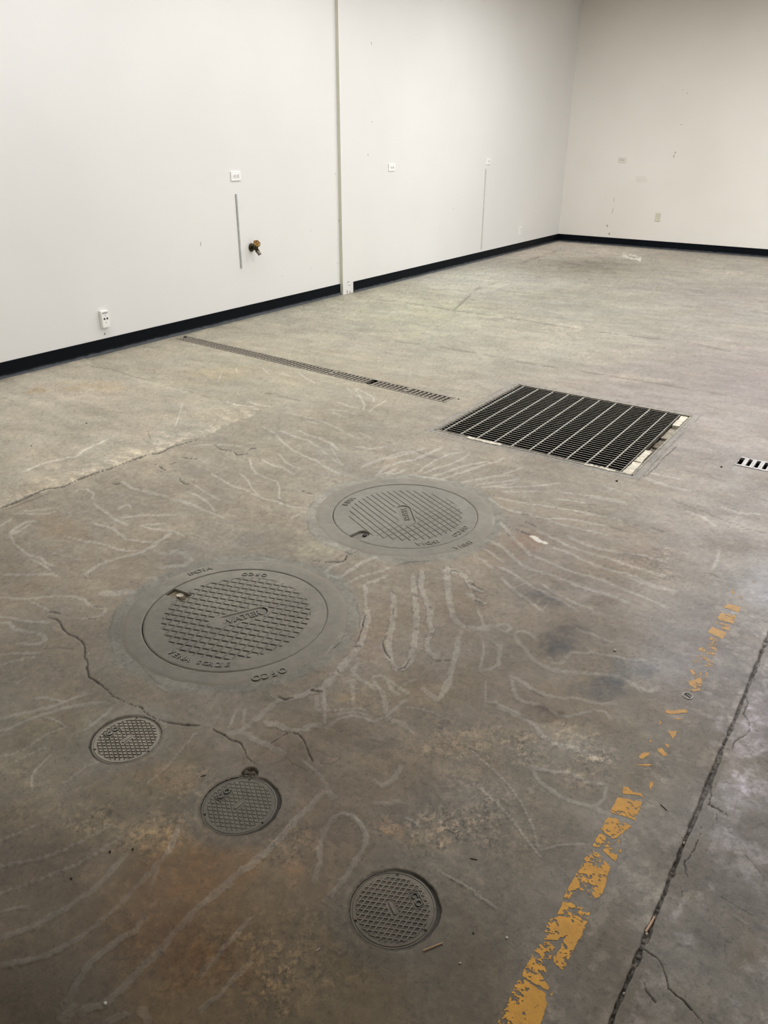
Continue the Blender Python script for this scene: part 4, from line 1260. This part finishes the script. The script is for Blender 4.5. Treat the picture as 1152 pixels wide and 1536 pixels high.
for i, deg, f, rib, tint, ro, metal, lab in specs:
    cx, cy = SMALL[i]
    t = empty('cleanout_cover', (cx, cy, -.001), math.radians(deg), lab, 'cleanout cover', 'small round cleanout covers')
    m = attr_mat('small cast lid', ro, metal, .5, .16, 420, .3)[0]
    relief('lid', SR, 250, small_lid(rib, f, i*7, tint, metal), (cx, cy), m, t, math.radians(deg), .02)
    c0 = tone_at(*((190,1110),(358,1208),(587,1364))[i], f*1.10); c9 = tuple(v*.42 for v in c0)
    lettering(t, [noise_mat('small raised letters', c0, tuple(v*1.1 for v in c0), 200, ro, metal), noise_mat('small letter shade', c9, tuple(v*1.2 for v in c9), 200, .8)],
              [[('C', .0215, (-.0105, .056), 0, -.0008), ('O', .0215, (.0105, .056), 0, -.0008)]])

# rubble in the notch above the middle small cover
rx, ry = fl(373, 1161)
rr = random.Random(5)
for k, (dx, dy, sz, mt, lab) in enumerate([(-.012, .004, .008, M_STONE, 'left'), (.004, .010, .007, M_CRUMB, 'top'), (.012, -.002, .008, M_STONE, 'right'), (-.002, -.008, .007, M_CRUMB, 'lower')]):
    bm = bmesh.new(); bmesh.ops.create_icosphere(bm, subdivisions=2, radius=1)
    for v in bm.verts: v.co = Vector((v.co.x*sz*rr.uniform(.7, 1.2), v.co.y*sz*rr.uniform(.6, 1.1), v.co.z*sz*.55*rr.uniform(.7, 1.1)))
    mt2 = noise_mat('broken concrete bit', s2l((70,63,54)), s2l((112,104,90)), 120, .9)
    o = bobj('concrete_fragment', bm, mt2); o.location = (rx+dx, ry+dy, -.004)
    tag(o, 'loose dark concrete fragment, %s one in the broken notch above the middle small cover' % lab, 'rubble', 'rubble in the broken notch')

# ------------------------------------------------------------------ worn yellow line
YP = {'O': ["820,-6 850,0 880,30 930,38 948,60 815,36", "790,60 940,90 890,195 800,165 750,145", "735,170 800,190 875,232 850,250 770,305 690,250", "690,262 730,295 720,325 680,350 640,342",
 "800,290 822,350 780,437 690,355 750,315 790,345", "635,356 690,390 758,470 722,578 690,640 620,640 600,600 560,588 510,655 478,640 530,540 600,420",
 "470,662 540,675 640,712 600,830 480,1065 430,1020 420,990 460,930 540,780 480,738 438,738", "400,770 450,745 510,750 535,790 500,860 450,885 370,885 356,862",
 "340,908 400,895 430,930 410,1000 355,1000 395,1085 385,1092 335,1060 402,1150 402,1176 368,1165 238,1085 290,980", "212,1110 252,1105 382,1190 386,1250 340,1420 70,1420 150,1260", "400,1190 425,1180 415,1210"],
 'N': ["840,55 880,45 862,80 828,85", "780,70 830,90 800,95", "710,105 735,130 712,142", "770,140 797,195 722,170", "655,232 690,205 777,232 757,265 690,240", "640,265 745,285 725,345 608,312",
 "600,330 706,352 700,362 600,340", "640,362 707,365 695,390 650,377", "578,362 680,402 652,448 548,398", "545,425 620,440 600,572 488,522", "470,560 522,555 592,600 580,640 433,615",
 "413,648 500,658 520,740 490,800 430,770 415,730 468,720", "540,665 552,680 520,740", "270,905 300,930 412,918 415,945 300,956 258,945", "320,980 382,985 350,995", "220,1000 248,1008 213,1030",
 "280,1070 347,1068 315,1132", "148,1120 172,1140 155,1145", "95,1225 150,1208 155,1232 110,1262 83,1252", "200,1198 245,1183 277,1232 250,1242", "253,1150 292,1158 292,1192", "55,1295 190,1293 140,1312", "165,1410 197,1403 153,1478", "380,700 420,690 400,745", "350,780 520,790 460,800"]}
SPARSE = {('N', 9): .54, ('N', 11): .47, ('N', 5): .42, ('N', 10): .47, ('N', 2): .46, ('N', 3): .46, ('N', 0): .5, ('N', 1): .5, ('N', 23): .56, ('N', 24): .56, ('O', 5): .43, ('O', 6): .425, ('O', 9): .43, ('O', 8): .415}
def yellow():
    res = .0012
    xs = np.arange(YLX-.085, YLX+.085, res); ys = np.arange(.66, 2.86, res)
    X, Y = np.meshgrid(xs, ys, indexing='ij'); x = X.ravel(); y = Y.ravel()
    jx = x+.007*(fbm(x, y, 45, 601, 3)-.5)+.004*(fbm(x, y, 160, 605, 2)-.5); jy = y+.007*(fbm(x, y, 45, 609, 3)-.5)+.004*(fbm(x, y, 160, 611, 2)-.5)
    wear = .5*fbm(x, y, 70, 613, 5, .7)+.5*fbm(x*.8+y*.3, y*1.1, 190, 615, 3, .7); wear2 = fbm(x, y, 18, 617, 4, .6)
    own = np.full(len(x), -1)
    pid = 0
    for z, ps in YP.items():
        for k, p in enumerate(ps):
            P = np.array([fl(*zp(z, *map(float, q.split(',')))) for q in p.split()])
            th = SPARSE.get((z, k), .405)+(.034 if z == 'O' else .006)
            m = (own < 0) & inside(jx, jy, P) & (.6*wear+.4*wear2 > th)
            own[m] = pid; pid += 1
    nx, ny = X.shape
    o2 = own.reshape(nx, ny)
    i = np.arange(nx-1)[:, None]*ny+np.arange(ny-1)[None, :]
    q4 = np.stack([i, i+ny, i+ny+1, i+1], -1)
    co = np.stack([x, y, np.full(len(x), .0006)], 1)
    near = 1-sst(1.35, 2.2, y)
    base = np.array(s2l((216,158,58)))*near[:, None]+np.array(s2l((205,160,96)))*(1-near)[:, None]
    base = base*YELLOW_GAIN(x, y)[:, None]
    dirt = sst(.42, .62, wear2*.5+fbm(x, y, 30, 619, 4)*.5)*(.35)+.12*(1-sst(.38, .46, .6*wear+.4*wear2))
    col = base*(1-dirt[:, None]*np.array((.35, .32, .10)))*np.exp(.35*(wear-.5))[:, None]
    root = empty('painted_line', (YLX, 1.7, 0), 0, 'worn chipped yellow painted safety line running along the floor at the right', 'painted line')
    mt = attr_mat('worn yellow floor paint', .55, 0, .4, .12, 300, .15)[0]
    for g in range(pid):
        f = (o2[:-1, :-1] == g) & (o2[1:, 1:] >= 0)
        q = q4[f]
        if len(q) < 12: continue
        used = np.unique(q); mp = np.full(len(co), -1, np.int64); mp[used] = np.arange(len(used))
        me = np_mesh('paint_patch', co[used]-np.array((YLX, 1.7, 0)), mp[q])
        if me.polygons[0].normal.z < 0: me.flip_normals()
        set_attr(me, 'col', col[used])
        mobj('paint_patch', me, mt, root)
def YELLOW_GAIN(x, y): return np.full(len(x), 1.06)
yellow()
# steel plug set in the line
x, y = fl(1031.5, 1044)
bm = bmesh.new(); lathe(bm, [(-.01, .0165), (.0005, .0165), (.0022, .0155), (.0022, .012), (-.0005, .0105), (-.0005, .002)], 'z', 28)
o = bobj('floor_plug', bm, noise_mat('dull steel plug', s2l((120,118,112)), s2l((158,156,150)), 150, .5, .4)); o.location = (x, y, 0)
bm = bmesh.new(); box(bm, -.011, .011, -.0016, .0016, -.0006, .0008); s_ = bobj('slot', bm, M_CRUMB, o); s_.rotation_euler = (0, 0, -.5)
tag(o, 'round grey slotted steel plug set in the floor in a gap of the yellow line', 'plug')

# ------------------------------------------------------------------ things on the wall
def outlet(px, py, wall, vertical, label, slots=True, mat=None, ww=None, rnd=False):
    W_, H_ = (.072, .116) if vertical else (.116, .072)
    if wall == 'back':
        x, z = on_back(px, py, WBY); t = empty('wall_outlet' if slots else 'blank_wall_plate', (x, WBY, z), 0)
    else:
        X = WLX if wall == 'left' else WRX
        y, z = on_left(px, py, X); t = empty('wall_outlet' if slots else 'blank_wall_plate', (X, y, z), PI/2)
    # local frame: x along the wall, -y out of it, z up
    tag(t, label, 'outlet' if slots else 'wall plate', 'duplex wall outlets' if slots else None)
    mat = mat or M_WHITE
    dpt = .010 if slots else .008
    bm = bmesh.new(); box(bm, -W_/2, W_/2, -dpt, 0, -H_/2, H_/2, .003); bobj('cover_plate', bm, mat, t)
    if slots:
        for s in (-1, 1):
            cx, cz = (0, s*.0195) if vertical else (s*.0195, 0)
            f = empty('_', (0, 0, 0)); C.objects.unlink(f); bpy.data.objects.remove(f)
            bm = bmesh.new(); box(bm, cx-.0165, cx+.0165, -dpt-.0025, -dpt+.001, cz-.0145, cz+.0145, .004)
            r = bobj('receptacle', bm, mat, t)
            bm = bmesh.new()
            if vertical and rnd:
                pass
            for q in (-1, 1):
                if vertical: box(bm, cx+q*.0065-.0022, cx+q*.0065+.0022, -dpt-.0032, -dpt-.0020, cz-.001, cz+.008)
                else: box(bm, cx-.001, cx+.008, -dpt-.0032, -dpt-.0020, cz+q*.0065-.0024, cz+q*.0065+.0024)
            gx, gz = (cx, cz-.0075) if vertical else (cx-.0075, cz)
            lathe(bm, [(.0020, .0036), (.0032, .0036)], 'z', 10, Matrix.Translation((gx, -dpt, gz)) @ Matrix.Rotation(PI/2, 4, 'X'))
            bobj('slots', bm, M_SLOT, r)
    bm = bmesh.new(); lathe(bm, [(0, .0032), (.0012, .003)], 'z', 10, Matrix.Translation((0, -dpt, 0)) @ Matrix.Rotation(PI/2, 4, 'X')); bobj('screw', bm, M_RACE, t)
    return t
outlet(353, 264, 'left', False, 'white sideways outlet on the left wall above the grey strip')
outlet(587, 251, 'right', False, 'white sideways outlet just right of the wall seam')
outlet(732, 242, 'right', False, 'white sideways outlet above the thin white wall strip')
outlet(780, 346, 'right', True, 'small upright white outlet low on the left wall near the far corner')
outlet(933.5, 240, 'back', False, 'sideways outlet high on the back wall', mat=noise_mat('painted outlet', s2l((224,219,209)), s2l((230,225,216)), 10, .5))
outlet(987, 326, 'back', True, 'blank ivory plate low on the back wall', slots=False, mat=M_IVORY)
# the deep upright jack box low on the left wall
y, z = on_left(155, 478, WLX)
t = empty('jack_box', (WLX, y, z), PI/2, 'upright white surface box with two dark jacks above the baseboard', 'jack box')
bm = bmesh.new(); box(bm, -.034, .034, -.030, 0, -.062, .062, .004); bobj('housing', bm, M_WHITE, t)
bm = bmesh.new(); box(bm, -.022, .022, -.0312, -.029, .040, .052, .002); bobj('label_recess', bm, M_RACE, t)
for q in (-1, 1):
    bm = bmesh.new(); lathe(bm, [(0, .0075), (.003, .0070)], 'z', 14, Matrix.Translation((q*.0125, -.030, .004)) @ Matrix.Rotation(PI/2, 4, 'X')); bobj('jack', bm, M_SLOT, t)
for zz in (.026, -.024):
    bm = bmesh.new(); lathe(bm, [(0, .004), (.002, .0035)], 'z', 10, Matrix.Translation((0, -.030, zz)) @ Matrix.Rotation(PI/2, 4, 'X')); bobj('screw', bm, M_RACE, t)
# raceway strips
(y0, z0), (y1, z1) = on_left(353, 291, WLX), on_left(362, 402, WLX)
ym = (y0+y1)/2
bm = bmesh.new(); box(bm, 0, .009, -.0075, .0075, z1-z0, 0, .0015)
o = bobj('cable_strip', bm, M_RACE); o.location = (WLX, ym, z0)
tag(o, 'thin grey vertical cable strip below an outlet, left of the brass tap', 'cable strip')
(y0, z0), (y1, z1) = on_left(728.5, 253, WRX), on_left(722, 374, WRX)
bm = bmesh.new(); box(bm, 0, .010, -.010, .010, z1-z0, 0, .002)
o = bobj('cable_strip', bm, M_RACEW); o.location = (WRX, (y0+y1)/2, z0)
bm = bmesh.new(); box(bm, 0, .003, -.0125, -.0095, z1-z0, 0); bobj('painted_shadow_edge', bm, M_RACE, o)  # thin grey strip coloured as the shadow beside the raceway
tag(o, 'thin white vertical cable strip running down to the far baseboard', 'cable strip')

# brass hose bibb
y, z = on_left(377, 371, WLX)
t = empty('hose_bibb', (WLX, y, z), 0, 'old brass hose tap with round handle sticking out of the left wall', 'tap')
bm = bmesh.new(); lathe(bm, [(0, .036), (.006, .036), (.012, .030), (.016, .018)], 'x', 24); bobj('flange', bm, M_BRONZED, t, True)
bm = bmesh.new(); lathe(bm, [(.010, .014), (.030, .014), (.034, .020), (.056, .022), (.066, .018), (.072, .010)], 'x', 20)
lathe(bm, [(0, .017), (.022, .016), (.026, .019), (.036, .019), (.040, .014)], 'x', 20, Matrix.Translation((.050, .0, -.004)) @ Matrix.Rotation(math.radians(46), 4, 'Y'))
bobj('body', bm, M_BRONZED, t, True)
bm = bmesh.new(); mt = Matrix.Translation((.081, .0, -.036)) @ Matrix.Rotation(math.radians(50), 4, 'Y')
lathe(bm, [(-.010, .0165), (.004, .0175), (.006, .015), (.016, .015), (.018, .0165), (.022, .0165), (.022, .0095), (.010, .009)], 'x', 20, mt); bobj('spout', bm, noise_mat('grey brass spout', s2l((96,90,80)), s2l((150,142,128)), 90, .4, .6), t, True)
bm = bmesh.new(); mt = Matrix.Translation((.050, 0, .012)) @ Matrix.Rotation(math.radians(-48), 4, 'Y')
lathe(bm, [(-.01, .010), (.022, .009), (.024, .005), (.040, .005)], 'x', 16, mt); bobj('bonnet', bm, M_BRONZED, t, True)
bm = bmesh.new(); mt = Matrix.Translation((.070, -.004, .034)) @ Matrix.Rotation(math.radians(-20), 4, 'Z') @ Matrix.Rotation(math.radians(-38), 4, 'Y')
seg = 36; prof = [(0, .010), (0, .027), (.003, .032), (.011, .032), (.014, .027), (.013, .011), (.017, .010), (.017, .003)]
rings = []
for (a, r) in prof:
    ring_ = []
    for k in range(seg):
        th = 2*PI*k/seg; q = r*(1+(.05*math.cos(6*th) if r > .02 else 0)); ring_.append(bm.verts.new(mt @ Vector((a, q*math.cos(th), q*math.sin(th)))))
    rings.append(ring_)
for A, B in zip(rings, rings[1:]):
    for k in range(seg): bm.faces.new((A[k], A[(k+1) % seg], B[(k+1) % seg], B[k]))
bm.faces.new(rings[0]); bm.faces.new(rings[-1])
bobj('handle', bm, M_BRONZE, t, True)

# ------------------------------------------------------------------ litter
def stick(name, p, q, w, hgt, mat, label, cat, z=.0015, zq=None):
    a, b = np.array(fl(*p)), np.array(fl(*q)); L_ = float(np.hypot(*(b-a)))
    bm = bmesh.new(); n = 8; rings = []
    rs = random.Random(int(p[0]*7+p[1]))
    for k in range(n+1):
        s = k/n; ww = w*(.55+.45*math.sin(PI*min(max(s, .12), .88)))*rs.uniform(.85, 1.1); o_ = w*.18*math.sin(s*3+p[0])
        rings.append([bm.verts.new((L_*(s-.5), o_-ww/2, 0)), bm.verts.new((L_*(s-.5), o_+ww/2, 0)), bm.verts.new((L_*(s-.5), o_+ww*.3, hgt)), bm.verts.new((L_*(s-.5), o_-ww*.3, hgt))])
    for A, B in zip(rings, rings[1:]):
        for k in range(4): bm.faces.new((A[k], A[(k+1) % 4], B[(k+1) % 4], B[k]))
    bm.faces.new(rings[0]); bm.faces.new(rings[-1])
    o = bobj(name, bm, mat); c = (a+b)/2; o.location = (c[0], c[1], z); o.rotation_euler = (0, 0, math.atan2(b[1]-a[1], b[0]-a[0]))
    return tag(o, label, cat)
stick('wood_splinter', (635,1427), (664,1415), .0034, .0026, M_WOOD, 'thin pale wood splinter lying beside the nearest small cover', 'splinter', .0004)
stick('wood_sliver', (981,1374), (969,1397), .0060, .0040, M_PINK, 'pinkish wood sliver stuck in the joint near the bottom right', 'sliver', -.0035)
stick('twig', (991,1207), (1000,1216), .0022, .0016, M_CRUMB, 'short dark twig between the yellow line and the right joint', 'twig', .0004)
stick('twig', (705,1288), (716,1290), .0018, .0014, M_CRUMB, 'tiny dark twig left of the yellow line', 'twig', .0004)
stick('straw', (406,1043), (411,1048), .0022, .0014, M_STONE, 'tiny pale straw just below the near manhole frame', 'straw', .0004)
stick('straw', (131,983), (134,980), .0022, .0014, M_STONE, 'tiny pale straw in front of the long crack at left', 'straw', .0004)
stick('straw', (72,985), (78,983), .0022, .0014, M_STONE, 'tiny pale straw on the bare floor at far left', 'straw', .0004)
stick('straw', (474,1427), (480,1422), .0018, .0012, M_STONE, 'tiny pale straw left of the nearest small cover', 'straw', .0004)
stick('twig', (301,1165), (309,1163), .0020, .0014, M_CRUMB, 'tiny dark twig left of the broken notch', 'twig', .0004)
def pebble(px, py, w, mat, label, cat, flat=.6, z=0):
    rs = random.Random(int(px*13+py)); x, y = fl(px, py)
    bm = bmesh.new(); bmesh.ops.create_icosphere(bm, subdivisions=2, radius=1)
    for v in bm.verts:
        k = 1+rs.uniform(-.16, .16); v.co = Vector((v.co.x*w*k, v.co.y*w*.8*k, v.co.z*w*flat*k))
    o = bobj('pebble' if mat is M_STONE else 'dirt_crumb', bm, mat); o.location = (x, y, w*flat*.8+z); o.rotation_euler = (0, 0, rs.uniform(0, 3))
    return tag(o, label, cat)
pebble(922, 976, .0055, M_STONE, 'white pebble on the dark blue-grey stain', 'pebble')
pebble(158, 1506, .0042, M_STONE, 'grey pebble near the bottom left edge of the view', 'pebble')
pebble(165, 1278, .0036, M_CRUMB, 'rounder dark crumb on the brown floor below the small covers', 'crumb')
pebble(199, 1274, .0032, M_CRUMB, 'flat dark crumb, right one of the pair below the small covers', 'crumb', .4)
pebble(107, 1318, .0030, M_CRUMB, 'small dark crumb on the beaded streaks at left', 'crumb')
pebble(710, 1400, .0022, M_CRUMB, 'tiny dark crumb right of the nearest small cover', 'crumb')
pebble(690, 1445, .0026, M_STONE, 'tiny grey pebble below right of the wood splinter', 'pebble')
pebble(760, 1407, .0034, M_STONE, 'small tan pebble just left of the yellow line', 'pebble', .45)
pebble(130, 636, .007, M_CRUMB, 'dark crumb, upper one on the pale slab by the wall', 'crumb')
pebble(47, 670, .006, M_CRUMB, 'dark crumb, lower one on the pale slab by the wall', 'crumb')
pebble(925, 722, .006, M_CRUMB, 'dark crumb in front of the near right grate corner', 'crumb')
pebble(1082, 701, .006, M_CRUMB, 'dark crumb left of the zinc drain cover', 'crumb')
pebble(278, 506, .018, M_CRUMB, 'dark lump of dirt behind the wall end of the trench grate', 'crumb', .3)
pebble(688, 599, .007, M_CRUMB, 'dark crumb just past the right end of the trench grate', 'crumb', .4)
pebble(970, 1399, .0038, M_STONE, 'pale stone wedged in the joint below the wood sliver', 'pebble', .6, -.005)
pebble(958, 1418, .0036, M_STONE, 'pale stone wedged in the joint at the branching crack', 'pebble', .6, -.005)
pebble(1026, 1263, .0036, M_STONE, 'pale stone wedged in the joint beside the flaking slab', 'pebble', .6, -.005)
pebble(937, 1489, .0034, M_STONE, 'pale stone wedged in the joint nearest the bottom edge', 'pebble', .6, -.005)

# ------------------------------------------------------------------ camera
cam = bpy.data.cameras.new('camera'); co = bpy.data.objects.new('camera', cam); C.objects.link(co)
cam.sensor_fit = 'VERTICAL'; cam.sensor_height = 24; cam.sensor_width = 18
cam.lens = FPX/1536*24; cam.clip_start = .02; cam.clip_end = 60
Mx = Matrix.Identity(4)
for r in range(3):
    Mx[r][0], Mx[r][1], Mx[r][2] = _X[r], _Y[r], -_F[r]
Mx.translation = (0, 0, EYE)
co.matrix_world = Mx
S.camera = co

LIGHTS = [(-3.8, 2.4, 41), (-3.75, 5.3, 32), (-3.3, 8.4, 48), (-1.2, 4.6, 60), (-1.0, 8.6, 126), (2.2, 7.2, 80)]
DAYL = 115
AMB = .26
# ------------------------------------------------------------------ light: ceiling strips over the far half of the room, daylight from an opening at the right
def area(name, loc, rot, sx, sy, power, colr):
    l = bpy.data.lights.new(name, 'AREA'); l.shape = 'RECTANGLE'; l.size = sx; l.size_y = sy; l.energy = power; l.color = colr
    o = bpy.data.objects.new(name, l); C.objects.link(o); o.location = loc; o.rotation_euler = rot
    return o
WARM = (1.0, 1.0, 1.0)
for (x, y, p) in LIGHTS:
    area('ceiling_light', (x, y, CEIL-.06), (0, 0, 0), .35, 2.4, p, WARM)
area('door_daylight', (5.6, 5.5, 1.5), (0, math.radians(90), 0), 2.6, 5.0, DAYL, (.93, .93, 1.0))
w = bpy.data.worlds.new('room ambience'); S.world = w; w.use_nodes = True
w.node_tree.nodes['Background'].inputs['Color'].default_value = (1.0, 1.0, 1.0, 1)
w.node_tree.nodes['Background'].inputs['Strength'].default_value = AMB
S.view_settings.view_transform = 'Standard'
S.view_settings.look = 'None'
S.view_settings.exposure = 0
